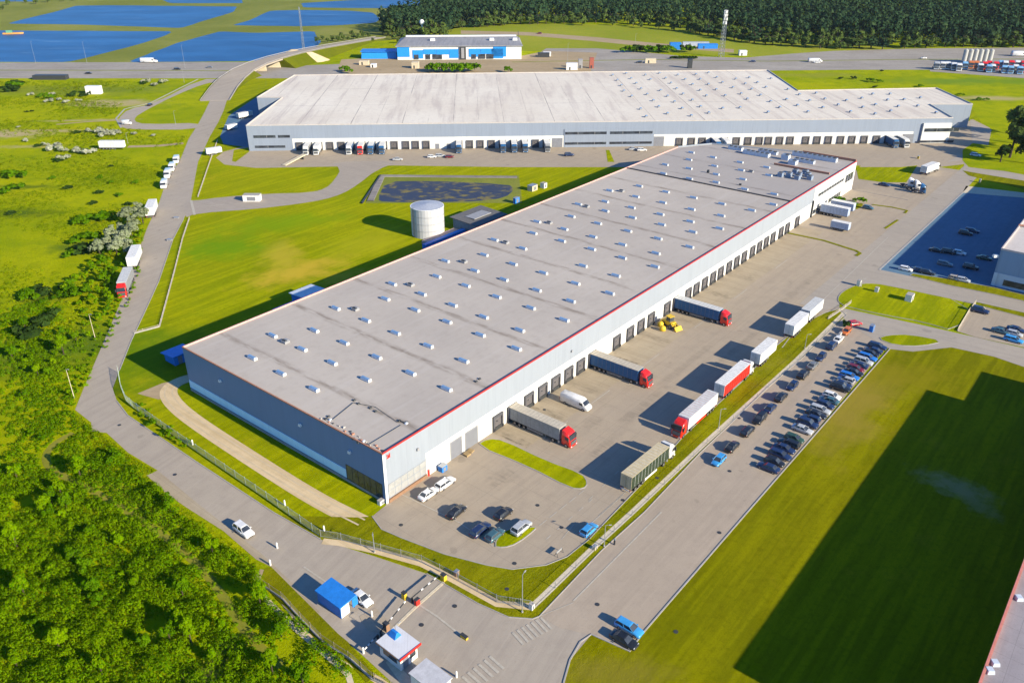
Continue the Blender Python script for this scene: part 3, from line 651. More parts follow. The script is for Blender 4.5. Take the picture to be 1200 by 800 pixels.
far = [(184, 3.5), (192.9, 51.4), (193.2, 40.5), (195.3, 30.4), (194, 18.8), (195, 8.2), (204.3, 56.8), (205.3, 47), (204.5, 35.5), (205.2, 24.7), (216.7, 53.1), (214.7, 41.1), (215.8, 30.2), (216, 19.2), (226.2, 47.5), (226.2, 35.6), (227.5, 58), (225.8, 24.5)]
pts += [p for p in far]
for i, (s_, t_) in enumerate(pts[:99]):
    o = link('skylight', SKYM, hall); o.location = (s_ + random.uniform(-.2, .2), t_ + random.uniform(-.2, .2), H1 - .25); o.scale = (.74, .84, .74); o.rotation_euler = (0, 0, random.uniform(-.03, .03))
for s_, t_ in [(16.6, 50.4), (38.6, 51.1), (58.1, 51.1), (79.2, 51.0), (98.5, 51.4), (121, 51.8), (142.1, 51.8), (164.3, 51.9), (216.6, 26.5)]:
    o = link('smoke_vent', VENTM, hall); o.location = (s_, t_, H1 - .25)
# plant, pipes and hoses left on the roof
def roofbox(nm, x0, x1, y0, y1, h, mt, fan=False):
    m = MB(); m.box(x0, x1, y0, y1, H1 - .25, H1 - .25 + h, mt); m.box(x0 - .06, x1 + .06, y0 - .06, y1 + .06, H1 - .25 + h, H1 - .17 + h, metal_m)
    if fan:
        for k in range(max(1, int((y1 - y0) / 2))): m.cyl(((x0 + x1) / 2, y0 + 1 + k * 2), .7, H1 - .17 + h, H1 + h, dkmetal_m, 12)
    m.build(nm, hall)
for x, y, w, d, h in [(240, 30, 2.4, 11, 1.4), (243, 43, 2, 6, 1.2), (250, 6, 2.2, 18, 1.5), (242, 12, 2, 8, 1.2), (241, 22, 2.5, 3, 2.0), (236, 17, 3, 3, 1.6), (246, 29, 2, 8, 1.1)]: roofbox('air_handler', x, x + w, y, y + d, h, skyk_m, True)
for x, y in [(219, 12), (221, 9), (223, 6.4), (226, 8.5), (220, 4.4), (217.5, 8.2), (224.5, 11.8), (217, 14.5)]: roofbox('cooling_unit', x, x + 2.2, y, y + 1.8, 1.5, mat('blue_grey_paint', (.22, .28, .38), .5), True)
m = MB(); m.box(232, 232.5, 2, 24, H1 - .2, H1 + .5, rust_trim); m.build('pipe_run', hall)
m = MB(); m.box(205, 205.8, 38.5, 39.4, H1 - .25, H1 + .9, dkmetal_m, .1, .1); m.box(198, 198.6, 22, 22.8, H1 - .25, H1 + .3, dkmetal_m); m.build('roof_fan', hall)
def hose(P, r=.05, mt=None, name='roof_pipe'):
    m = MB()
    for i in range(len(P) - 1): m.bar((*P[i], H1 - .12), (*P[i + 1], H1 - .12), r, mt or dkmetal_m)
    m.build(name, hall)
def R_(u, v):  # roof pixel -> hall coordinates
    P = G(u, v, H1); dx, dy = P[0] - O1[0], P[1] - O1[1]; return (dx * math.cos(A1) + dy * math.sin(A1), -dx * math.sin(A1) + dy * math.cos(A1))
hose([R_(388, 492), R_(414, 471), R_(440, 476), R_(466, 494)]); hose([R_(432, 520), R_(470, 497)], .05); hose([R_(468, 492), R_(473, 494), R_(478, 493)], .12)
for a in [(385, 487), (387, 491), (415, 468), (420, 472), (434, 477), (440, 481), (468, 492), (476, 495), (414, 513), (420, 517), (426, 516), (430, 520), (558, 446), (562, 443)]:
    x, y = R_(*a); m = MB(); m.box(x - .35, x + .35, y - .25, y + .25, H1 - .25, H1 + .02, dkmetal_m if random.random() < .6 else skyk_m, .1, .1); m.build('roof_clutter', hall)
m = MB()
for k in range(16):
    y = .5 + k * 1.2 + random.uniform(-.3, .3); x = .5 + random.random() * .8
    m.box(x, x + random.uniform(.2, .7), y, y + random.uniform(.2, .6), H1 - .24, H1 - .24 + random.uniform(.1, .3), random.choice([rust_trim, dkmetal_m, kerb_m]), .05, .05)
tag(m.build('edge_debris', hall), None)

# low blue annexes on the shaded back of the hall
def shed(name, label, cat, pos, rz, L, Wd, h, wallm, roofm, over=.3, slope=.5, door=True):
    e = empty(name, (*pos, 0), rz, label, cat)
    m = MB(); m.hull([(0, 0, 0), (L, 0, 0), (L, Wd, 0), (0, Wd, 0)], [(0, 0, h), (L, 0, h), (L, Wd, h + slope), (0, Wd, h + slope)], wallm); m.build('wall', e)
    m = MB(); o_ = over; m.hull([(-o_, -o_, h + .005), (L + o_, -o_, h + .005), (L + o_, Wd + o_, h + slope + .03), (-o_, Wd + o_, h + slope + .03)], [(-o_, -o_, h + .2), (L + o_, -o_, h + .2), (L + o_, Wd + o_, h + slope + .25), (-o_, Wd + o_, h + slope + .25)], roofm); m.build('roof', e)
    if door:
        m = MB(); m.box(L * .2, L * .2 + 1.1, -.06, 0, .05, 2.1, greydoor_m); m.build('door', e)
        m = MB(); m.box(L * .6, L * .6 + 1.3, -.05, 0, 1.0, 2.0, glass_m); m.box(L * .6 - .08, L * .6 + 1.38, -.09, -.05, .92, 1.0, white_p); m.build('window', e)
    return e
shed('blue_shed', 'small blue shed on the shaded grass nearest the left corner of the long grey warehouse', 'shed', W(4, 80), A1, 5, 4.5, 2.6, blue_p, blue_p, .6, -.5)
shed('blue_shed', 'blue shed with pale flat roof on the shaded grass behind the warehouse', 'shed', W(44.5, 80.5), A1, 7, 5.5, 4.2, blue_p, skyk_m, .5, -.4)
shed('blue_shed', 'low bright blue shed beside the pale-roofed one in the warehouse shadow', 'shed', W(36.5, 80), A1, 6.5, 3.6, 2.6, blue_p, blue_p, .3, -.3)
e = shed('pump_house', 'dark grey flat-roofed pump house between round tank and warehouse', 'pump house', W(121.2, 83.2), A1, 15, 11, 3.4, mat('steel_blue_wall', (.12, .2, .3), .6), mat('dark_roof', (.12, .12, .125), .8), .9, .6)
m = MB(); m.box(3, 12, 3.5, 8, 4.0, 4.25, grey_p); m.build('roof_hatch', e)
e = empty('tank_base_plinth', (*W(100, 88.8), 0), A1, 'low concrete platform with blue retaining wall at the foot of the round tank', 'platform')
m = MB(); m.box(0, 20, -1.6, 0, 0, 1.6, blue_p); m.build('retaining_wall', e)
m = MB(); m.box(3, 19, 0.003, 3.2, 0, 1.2, mat('pale_terracotta', (.5, .36, .30), .8)); m.build('slab', e)
# round tank
tx, ty = G(501, 278); tx += 0; ty += 3.6
e = empty('water_tank', (tx, ty, 0), R(20), 'round white-grey tank with flat pale lid on the lawn behind the warehouse', 'tank')
m = MB(); NS = 32
ringp = [(5.7 * math.cos(2 * math.pi * i / NS), 5.7 * math.sin(2 * math.pi * i / NS)) for i in range(NS)]
m.hull([(x, y, 0) for x, y in ringp], [(x, y, 10) for x, y in ringp], mat('tank_panels', rough=.45, spec=.35, fn=lambda t: t.mix(t.ramp(t.noise(t.pos((1, 1, .15)), .9, 5), .3, .75), (.50, .50, .51), (.40, .42, .44)))); m.build('shell', e)
m = MB(); m.hull([(x * 1.02, y * 1.02, 9.98) for x, y in ringp], [(x * 1.02, y * 1.02, 10.25) for x, y in ringp], white_p); m.build('rim', e)
m = MB(); m.hull([(x * .99, y * .99, 10.24) for x, y in ringp], [(x * .05, y * .05, 10.95) for x, y in ringp], mat('tank_lid', (.36, .39, .46), .6)); m.build('lid', e)
for z in (2.5, 5, 7.5): m = MB(); m.hull([(x * 1.008, y * 1.008, z) for x, y in ringp], [(x * 1.008, y * 1.008, z + .12) for x, y in ringp], metal_m); m.build('hoop', e)
m = MB(); a = R(200)
for q in (-.28, .28): m.bar((5.95 * math.cos(a) - q * math.sin(a), 5.95 * math.sin(a) + q * math.cos(a), 0), (5.95 * math.cos(a) - q * math.sin(a), 5.95 * math.sin(a) + q * math.cos(a), 10.8), .06, dkmetal_m)
for k in range(26): m.bar((5.95 * math.cos(a) + .28 * math.sin(a), 5.95 * math.sin(a) - .28 * math.cos(a), .4 * k + .3), (5.95 * math.cos(a) - .28 * math.sin(a), 5.95 * math.sin(a) + .28 * math.cos(a), .4 * k + .3), .03, dkmetal_m, 4)
m.build('ladder', e)

# ================================================================ THE WHITE-ROOFED HALL BEHIND
H2 = 12.0
pxs = [(288, 147), (1117, 138), (1090, 122), (1140, 122), (1098, 103), (935, 106), (900, 82), (345, 88), (301, 114), (331, 114)]
F2 = [G(*p, H2) for p in pxs]; A2 = math.atan2(F2[1][1] - F2[0][1], F2[1][0] - F2[0][0]); O2 = F2[0]
def L2(P): dx, dy = P[0] - O2[0], P[1] - O2[1]; return (dx * math.cos(A2) + dy * math.sin(A2), -dx * math.sin(A2) + dy * math.cos(A2))
F2 = [L2(p) for p in F2]; LB = F2[1][0]
hall2 = empty('warehouse', (*O2, 0), A2, 'huge white-roofed warehouse behind, with pale blue wall and a long line of dock doors', 'warehouse')
m = MB()
for i in range(len(F2)):
    a, b = F2[i], F2[(i + 1) % len(F2)]; m.face([(*a, 0), (*b, 0), (*b, H2), (*a, H2)], clad2_m)
m.build('wall', hall2)
m = MB(); m.face([(x, y, H2 - .3) for x, y in F2], roof2_m); m.build('roof', hall2)
m = MB()
for i in range(len(F2)):
    a, b = F2[i], F2[(i + 1) % len(F2)]
    d = Vector((b[0] - a[0], b[1] - a[1])).normalized(); q = Vector((-d.y, d.x)); A = [(a[0] + q.x * k, a[1] + q.y * k) for k in (-.05, .12)]; B = [(b[0] + q.x * k, b[1] + q.y * k) for k in (-.05, .35)]
    m.hull([(*A[0], H2 - .3), (*A[1], H2 - .3), (*A[1], H2 + .15), (*A[0], H2 + .15)], [(*B[0], H2 - .302), (*B[1], H2 - .302), (*B[1], H2 + .148), (*B[0], H2 + .148)], mat('parapet_sheet', (.5, .46, .43), .7))
m.build('parapet', hall2)
def X2(p, v=None):
    v = v if v else 179 - (p - 345) * 14 / 735
    q = L2(G(p, v)); return q[0]
m = MB(); m.box(X2(342), X2(1063), -.1, 0, 0, 5.6, white_m); m.build('dock_wall', hall2)
m = MB(); m.box(F2[2][0] + .3, F2[3][0] + .1, F2[2][1] - .1, F2[2][1], 0, 3.6, white_p); m.build('dock_wall', hall2)
doors = [350, 361, 373, 386, 399.5, 411, 424, 436, 449.5, 462, 475.5, 487, 499.5, 538, 550.5, 563, 576, 589, 602, 614.5, 627.5, 640, 795, 809, 821.5, 834.5, 847, 861, 874.5, 887.5, 898, 902 + 9, 923, 941, 954, 967, 981, 994, 1008, 1022, 1035, 1049]
for p in doors: dock(hall2, X2(p), -.1)
for p, w, h in [(512.5, 1.8, 2.4), (526, 1.8, 2.4), (653, 5, 4.4), (771, 5, 4.6), (1058, 5.5, 4.4)]:
    m = MB(); m.box(X2(p) - w / 2, X2(p) + w / 2, -.2, -.1, .1, h, greydoor_m); m.build('garage_door', hall2)
m = MB(); m.box(X2(661), X2(765), -.3, -.1, 0, 8.5, clad2_m); m.build('office_wall', hall2)
m = MB(); m.box(X2(1072), F2[1][0] - .2, -.9, 0, .0, 9.6, white_m); m.build('office_wall', hall2)
for a, b, z0, zz1, y in [(662, 710, 6.1, 7.3, -.3), (714, 763, 6.1, 7.3, -.3), (662, 710, 1.3, 2.4, -.3), (714, 763, 1.3, 2.4, -.3), (1074, 1113, 5.6, 7.2, -.9), (1070, 1110, 0.3, 1.4, -.9), (297, 323, 6.1, 7.3, 0), (326, 340, 6.1, 7.3, 0), (297, 333, 1.4, 2.5, 0)]:
    m = MB(); x0, x1 = X2(a), X2(b); m.box(x0, x1, y - .12, y, z0, zz1, glass_m)
    for x in np.arange(x0 + 6, x1 - 2, 8): m.box(x, x + .15, y - .16, y - .12, z0, zz1, grey_p)
    m.build('window', hall2)
s2 = MB(); s2.box(-.6, .6, -.8, .8, 0, .7, grey_p); s2.box(-.5, .5, -.7, .7, .7, .95, skyd_m, .15, .15); S2M = s2.mesh('skylight')
cnt = 0
for gx in np.arange(190, 345, 10.2):
    for gy in np.arange(10, 140, 16):
        yy = gy + (5 if int(gx / 11.5) % 2 else 0)
        if gx > 300 and yy > 62: continue
        if gx > 262 and yy > 126: continue
        if random.random() < .12 or cnt >= 99: continue
        # inside footprint (ray cast)
        ins = False; k = len(F2) - 1
        for i in range(len(F2)):
            xi, yi = F2[i]; xj, yj = F2[k]
            if (yi > yy) != (yj > yy) and gx < (xj - xi) * (yy - yi) / (yj - yi) + xi: ins = not ins
            k = i
        if ins: o = link('skylight', S2M, hall2); o.location = (gx + random.uniform(-1, 1), yy + random.uniform(-1, 1), H2 - .3); cnt += 1

# ================================================================ NEAR RIGHT HALL (only its corner is in the picture) and RIGHT HALL
def L_hall(label, P, H, roof, trim, wallm):
    e = empty('warehouse', (*P[0], 0), 0, label, 'warehouse'); Q = [(p[0] - P[0][0], p[1] - P[0][1]) for p in P]
    ar = sum(Q[i][0] * Q[(i + 1) % len(Q)][1] - Q[(i + 1) % len(Q)][0] * Q[i][1] for i in range(len(Q)))
    if ar < 0: Q = Q[::-1]
    m = MB()
    for i in range(len(Q)):
        a, b = Q[i], Q[(i + 1) % len(Q)]; m.face([(*a, 0), (*b, 0), (*b, H), (*a, H)], wallm)
    m.build('wall', e)
    m = MB(); m.face([(x, y, H - .25) for x, y in Q], roof); m.build('roof', e)
    m = MB()
    for i in range(len(Q)):
        a, b = Q[i], Q[(i + 1) % len(Q)]; d = Vector((b[0] - a[0], b[1] - a[1])).normalized(); q = Vector((-d.y, d.x))
        A = [(a[0] + q.x * k, a[1] + q.y * k) for k in (-.06, .3)]; B = [(b[0] + q.x * k, b[1] + q.y * k) for k in (-.06, .3)]
        m.hull([(*A[0], H - .3), (*A[1], H - .3), (*A[1], H + .25), (*A[0], H + .25)], [(*B[0], H - .302), (*B[1], H - .302), (*B[1], H + .248), (*B[0], H + .248)], trim)
    m.build('roof_edge', e); return e
def off(p, s, t): return (p[0] + s * math.cos(A1) - t * math.sin(A1), p[1] + s * math.sin(A1) + t * math.cos(A1))
c0 = (56.6, 68.9); c1 = off(c0, 103.2, 0); c2 = off(c1, 0, -8); c3 = off(c2, 17.7, 0)
roof3_m = mat('mauve_roof_membrane', rough=.85, spec=.15, fn=paving_fn((.27, .245, .26), (.2, .18, .19), (.3, .275, .285), joint=3.0, rot=-A1, streak=.3))
e = L_hall('grey-mauve roof corner with coral edging at the lower right of the picture', [c0, c1, c2, c3, off(c3, 0, -60), off(c0, 121, -68), off(c0, 0, -68)], 12, roof3_m, mat('coral_trim', (.62, .22, .17), .6), endclad_m)
for (u, v) in [(1194, 700), (1160, 785), (1166, 776)]:
    x, y = G(u, v, 12); m = MB(); m.box(x - c0[0] - .5, x - c0[0] + .5, y - c0[1] - .5, y - c0[1] + .5, 11.75, 12.3, skyk_m, .1, .1); m.build('roof_vent', e)
b0 = (144.6, 227.6)
roof4_m = mat('pale_roof_membrane', rough=.85, spec=.15, fn=paving_fn((.50, .46, .43), (.4, .36, .34), (.55, .51, .48), joint=12.0, rot=-A1, streak=.3))
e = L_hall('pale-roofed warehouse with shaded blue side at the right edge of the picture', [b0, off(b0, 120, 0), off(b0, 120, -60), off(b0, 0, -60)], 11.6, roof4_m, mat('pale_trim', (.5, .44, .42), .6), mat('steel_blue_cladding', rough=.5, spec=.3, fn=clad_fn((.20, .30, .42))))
def onwall(x0, x1, z0, z1_, mt, nm, d=.1, out=.003):
    """patch on the wall that faces the camera (local frame of the hall is world axes)"""
    m = MB(); ux, uy = math.sin(A1), -math.cos(A1); nx, ny = -math.cos(A1), -math.sin(A1)
    P = lambda x, q: (ux * x + nx * q, uy * x + ny * q)
    a, b, c, f = P(x0, out), P(x1, out), P(x1, out + d), P(x0, out + d)
    m.hull([(*a, z0), (*b, z0), (*c, z0), (*f, z0)], [(*a, z1_), (*b, z1_), (*c, z1_), (*f, z1_)], mt); m.build(nm, e)
onwall(0, 58, 0, 4.2, mat('pale_blue_base', rough=.5, fn=clad_fn((.42, .52, .62))), 'plinth')
onwall(3, 15, .8, 2.6, glass_m, 'window', .1, .11); onwall(15.8, 40, .8, 2.6, glass_m, 'window', .1, .11)
m = MB(); m.box(-1.4, -.1, 0, 1.0, 8.8, 9.6, white_p); m.build('wall_lamp', e)
m = MB(); m.bar((16, 20, 11.9), (30, 14, 11.9), .3, rust_trim); m.build('roof_pipe', e)

# ================================================================ BLUE AND WHITE FACTORY
fx0, fy0 = G(466, 70.5); fx1, fy1 = G(611, 69.5)
af = math.atan2(fy1 - fy0, fx1 - fx0); LF = math.dist((fx0, fy0), (fx1, fy1))
fac = empty('factory', (fx0, fy0, 0), af, 'bright blue and white factory hall with a grey roof beyond the white-roofed warehouse', 'factory')
HF = 9.5; DF = 46
m = MB(); m.box(0, LF, 0, DF, 0, HF, white_p); m.build('wall', fac)
m = MB(); m.hull([(-1, -1, HF + .01), (LF + 1, -1, HF + .01), (LF + 1, DF + 1, HF + .01), (-1, DF + 1, HF + .01)], [(-1, -1, HF + .6), (LF + 1, -1, HF + .6), (LF - 2, DF - 6, HF + 2), (4, DF - 6, HF + 2)], mat('factory_roof', rough=.8, fn=paving_fn((.24, .24, .26), (.17, .17, .18), (.3, .3, .31), rot=R(90), streak=.5))); m.build('roof', fac)
m = MB(); m.box(4, LF - 2, DF - 6.5, DF - 3, HF + 1.6, HF + 2.8, white_p); m.build('ridge', fac)
for x0, x1, z0, zz in [(0, 10.5, 2.2, HF - .4), (13, 22, 1.0, 7.0), (22.3, 33, 4.0, 7.6), (33.3, 44, 3.8, 7.6), (44.3, 52, 1.2, 7.6), (61, 71, 2.0, 7.8), (71.3, 80, 4.0, 7.8), (80.3, 90, 4.0, 7.8), (90.3, LF - 14, .8, 7.8), (LF - 12, LF - 1, 2.0, HF + .0)]:
    m = MB(); m.box(x0 * LF / 106, min(LF, x1 * LF / 106), -.3, 0, z0, zz, blue_w); m.build('blue_panel', fac)
m = MB(); m.box(53 * LF / 106, 58.5 * LF / 106, -.8, 0, 0, HF, dkmetal_m); m.box(54.5 * LF / 106, 57.0 * LF / 106, -1.2, -.8, 1, HF - 1, grey_p); m.build('stair_tower', fac)
for x0, x1 in [(24, 28), (30, 38), (63, 67), (69, 75), (76, 82), (14, 18)]:
    m = MB(); m.box(x0 * LF / 106, x1 * LF / 106, -.4, -.0, .5, 3.8, glass_m); m.build('window', fac)
for x in (24, 70, 88): m = MB(); m.box(x, x + 4, 20, 25, HF + .6, HF + 3, white_p, .4, .4); m.build('roof_vent', fac)
m = MB(); m.box(-28, -1, 6, 20, 0, 5, blue_w, .5, .5); m.box(-28.5, -.5, 5.5, 20.5, 5.005, 5.4, blue_p); m.build('side_hall', fac)
m = MB(); m.bar((LF - 1, 30, HF), (LF - 1, 30, HF + 7), .25, dkmetal_m); m.build('chimney', fac)
for i, (u, v, w, d, h, mt, lab) in enumerate([(427, 76, 7, 4, 2.6, cream_m, 'cream container left of the factory yard entrance'), (438, 79, 4, 4, 2.2, white_p, 'small white hut beside the cream container'), (487, 80, 5, 5, 4, cream_m, 'cream cube hut in front of the blue factory'),
        (637, 67, 9, 4, 3, dkmetal_m, 'dark scrap skip right of the blue factory'), (641, 66, 6, 3, 3, white_p, 'white container behind the dark skip'), (762, 74, 8, 3, 3, cream_m, 'cream box trailer on the highway verge'), (670, 82, 8, 3, 4.5, white_p, 'white kiosk on the back verge behind the white roof'), (693, 80, 3, 3, 7, mat('rust_red', (.35, .1, .07), .8), 'rust-red silo beside the white kiosk'),
        (680, 80, 3, 3, 6, grey_p, 'grey bin between white kiosk and red silo'), (791, 58, 9, 5, 5, blue_p, 'blue tarpaulined shed among bushes behind the highway'), (829, 57, 16, 4, 3.5, blue_p, 'long low blue shed near the tall lattice mast'), (815, 54, 22, 3, 3, mat('bluish_grey', (.35, .4, .48), .7), 'long grey trailer behind the bushes'),
        (870, 65, 6, 4, 3.5, white_p, 'white cube beside the lattice mast'), (808, 80, 3, 3, 6, dkmetal_m, 'dark square post tank behind the white roof'), (60, 93, 22, 5, 2.6, dkmetal_m, 'dark underpass mouth below the highway embankment'), (111, 110, 9, 3.5, 4.5, white_p, 'white leaning billboard in the far left meadow')]):
    x, y = G(u, v); e = empty('site_hut', (x, y, 0), 0, lab, 'shed')
    m = MB(); m.box(-w / 2, w / 2, -d / 2, d / 2, 0, h, mt); m.build('wall', e)
    m = MB(); m.box(-w / 2 - .15, w / 2 + .15, -d / 2 - .15, d / 2 + .15, h + .003, h + .25, mt, .3, .3); m.build('roof', e)
    m = MB(); m.box(-w / 4, -w / 4 + 1, -d / 2 - .05, -d / 2, .1, min(2.1, h - .3), dkmetal_m); m.build('door', e)
# dome and small things behind
x, y = G(495, 42); m = MB()
m.loft([[(x + math.cos(a) * r, y + math.sin(a) * r, z) for a in np.linspace(0, 2 * math.pi, 12, endpoint=False)] for r, z in ((.6, 0), (.6, 9), (1.6, 9.6), (2.3, 11.3), (1.8, 13), (.6, 13.8))], white_p)
tag(m.build('water_tower'), 'white ball-topped water tower at the edge of the wood behind the factory', 'water tower')

bank_side = mat('bank_side_grass', rough=1, spec=.02, fn=grass_fn((.10, .12, .005), (.14, .15, .008), (.08, .10, .004), (.2, .17, .03), mow=False))
# bridge carrying the road over the highway
bd = [(*G(u, v, z), z) for u, v, z in [(252, 118, .1), (262, 103, .6), (272, 92, 1.6), (285, 82.5, 3.2), (302, 74.5, 5.0), (322, 68, 6.2), (345, 62, 6.4), (372, 56.5, 5.2), (410, 50, 2.6), (446, 44, .2)]]
BW = [8.5, 8.5, 8.5, 8.0, 7.5, 7.0, 6.5, 6.0, 5.5, 5.0]
br = empty('road_bridge', (0, 0, 0), 0, 'road bridge carrying the left road up over the highway', 'bridge')
P2 = [(p[0], p[1]) for p in bd]; Lf = [offset_line(P2, -w, w)[0][i] for i, w in enumerate(BW)]; Rt = [offset_line(P2, -w, w)[1][i] for i, w in enumerate(BW)]
m = MB()
for i in range(len(bd) - 1):
    k0, k1 = max(0, bd[i][2] - 1.0), max(0, bd[i + 1][2] - 1.0)
    m.hull([(*Lf[i], k0), (*Rt[i], k0), (*Rt[i], bd[i][2]), (*Lf[i], bd[i][2])], [(*Lf[i + 1], k1), (*Rt[i + 1], k1), (*Rt[i + 1], bd[i + 1][2]), (*Lf[i + 1], bd[i + 1][2])], road_m)
m.build('deck', br)
em = {}
for i in range(len(bd) - 1):
    if i in (3, 4): continue                                            # open span over the carriageways
    q0, q1 = bd[i][2] * 1.7, bd[i + 1][2] * 1.7
    A0, A1_ = offset_line(P2, -BW[i] - q0, -BW[i + 1] - q1), offset_line(P2, BW[i] + q0, BW[i + 1] + q1)
    m = em.setdefault(i > 4, MB()); m.hull([(*A0[0][i], -.05), (*A1_[0][i], -.05), (*Rt[i], bd[i][2] - .15), (*Lf[i], bd[i][2] - .15)], [(*A0[1][i + 1], -.05), (*A1_[1][i + 1], -.05), (*Rt[i + 1], bd[i + 1][2] - .15), (*Lf[i + 1], bd[i + 1][2] - .15)], bank_side)
for m in em.values(): m.build('embankment', br)
for side in (Lf, Rt):
    m = MB()
    for i in range(len(bd) - 1): m.bar((*side[i], bd[i][2] + .55), (*side[i + 1], bd[i + 1][2] + .55), .2, kerb_m, 4)
    m.build('parapet', br)
for i in (4,):
    m = MB(); m.box(bd[i][0] - 5.5, bd[i][0] + 5.5, bd[i][1] - .7, bd[i][1] + .7, 0, bd[i][2] - .99, cream_m); m.build('pier', br)
for cx_, cy_, r, h in [(*G(362, 71), 15, 6.0), (*G(345, 67), 12, 5.5)]:
    m = MB(); m.loft([[(cx_ + math.cos(a) * q * (1 + .08 * math.sin(5 * a)), cy_ + math.sin(a) * q * .7, z) for a in np.linspace(0, 2 * math.pi, 20, endpoint=False)] for q, z in ((r, 0), (r * .65, h * .45), (r * .2, h))], gravel_m)
    o = m.build('gravel_embankment'); o['kind'] = 'structure'
for cx_, cy_ in [G(330, 76), G(318, 79)]:
    m = MB(); m.box(cx_ - 7, cx_ + 7, cy_ - 1, cy_ + 1, 0, 3.5, cream_m, 1, .2); o = m.build('abutment'); o['kind'] = 'structure'

# ================================================================ VEHICLES
def carpaint(name, c, r=.28): return mat(name, c, r, .0, .5, Coat_Weight=.5)
car_paint = carpaint('car_paint', (.1, .11, .12))
PA = {k: {'car_paint': carpaint('car_paint_' + k, c)} for k, c in dict(white=(.75, .75, .74), silver=(.42, .44, .46), grey=(.16, .17, .18), black=(.015, .016, .018), navy=(.015, .03, .09), blue=(.02, .16, .55),
    skyblue=(.05, .3, .65), red=(.5, .02, .02), darkred=(.16, .01, .015), green=(.03, .07, .04), beige=(.4, .34, .24), teal=(.05, .12, .15), orange=(.6, .15, .02)).items()}
def wheels(e, xs, y, r, w=.24, twin=False):
    if ('wheel', r, w) not in PROTO:
        a = MB(); a.cyl((0, 0), r, -w / 2, w / 2, tyre_m, 16, axis='y'); b = MB(); b.cyl((0, 0), r * .58, -w / 2 - .01, w / 2 + .01, rim_m, 10, axis='y')
        PROTO[('wheel', r, w)] = (a.mesh('wheel'), b.mesh('rim'))
    A, B = PROTO[('wheel', r, w)]
    for x in xs:
        for s in (-1, 1):
            o = link('wheel', A, e); o.location = (x, s * y, r); link('rim', B, o)
def rring(x, hw, z0, z1, c=.12, sh=.0):
    """cross-section ring of a body at station x: half width, bottom, top"""
    return [(x, -hw + c * .5, z0), (x, -hw, z0 + c), (x, -hw, z0 + (z1 - z0) * .6), (x, -hw + c * .6 + sh, z1 - c * .3), (x, -hw + c * 1.6 + sh, z1),
            (x, hw - c * 1.6 - sh, z1), (x, hw - c * .6 - sh, z1 - c * .3), (x, hw, z0 + (z1 - z0) * .6), (x, hw, z0 + c), (x, hw - c * .5, z0)]
CARS = dict(
    hatch=dict(L=4.1, st=[(-2.05, .74, .42, .80), (-1.98, .84, .25, .92), (-1.3, .87, .22, .95), (.6, .88, .22, .95), (1.3, .87, .22, .86), (1.85, .82, .24, .74), (2.05, .68, .32, .62)], gb=(-1.95, 1.05), gt=(-1.55, .25), rz=1.46),
    sedan=dict(L=4.6, st=[(-2.3, .72, .42, .80), (-2.2, .84, .26, .93), (-1.5, .88, .22, .96), (.7, .88, .22, .94), (1.4, .87, .22, .85), (2.1, .82, .24, .73), (2.3, .68, .32, .62)], gb=(-1.75, 1.1), gt=(-1.0, .3), rz=1.42),
    estate=dict(L=4.7, st=[(-2.35, .76, .42, .85), (-2.25, .86, .26, .95), (-1.4, .89, .22, .97), (.7, .89, .22, .96), (1.5, .88, .22, .88), (2.15, .83, .24, .77), (2.35, .7, .32, .66)], gb=(-2.25, 1.15), gt=(-1.95, .35), rz=1.5),
    suv=dict(L=4.6, st=[(-2.3, .8, .5, .95), (-2.2, .9, .32, 1.08), (-1.4, .93, .28, 1.1), (.7, .93, .28, 1.1), (1.5, .92, .28, 1.04), (2.15, .88, .3, .92), (2.3, .76, .4, .8)], gb=(-2.15, 1.1), gt=(-1.85, .4), rz=1.76))
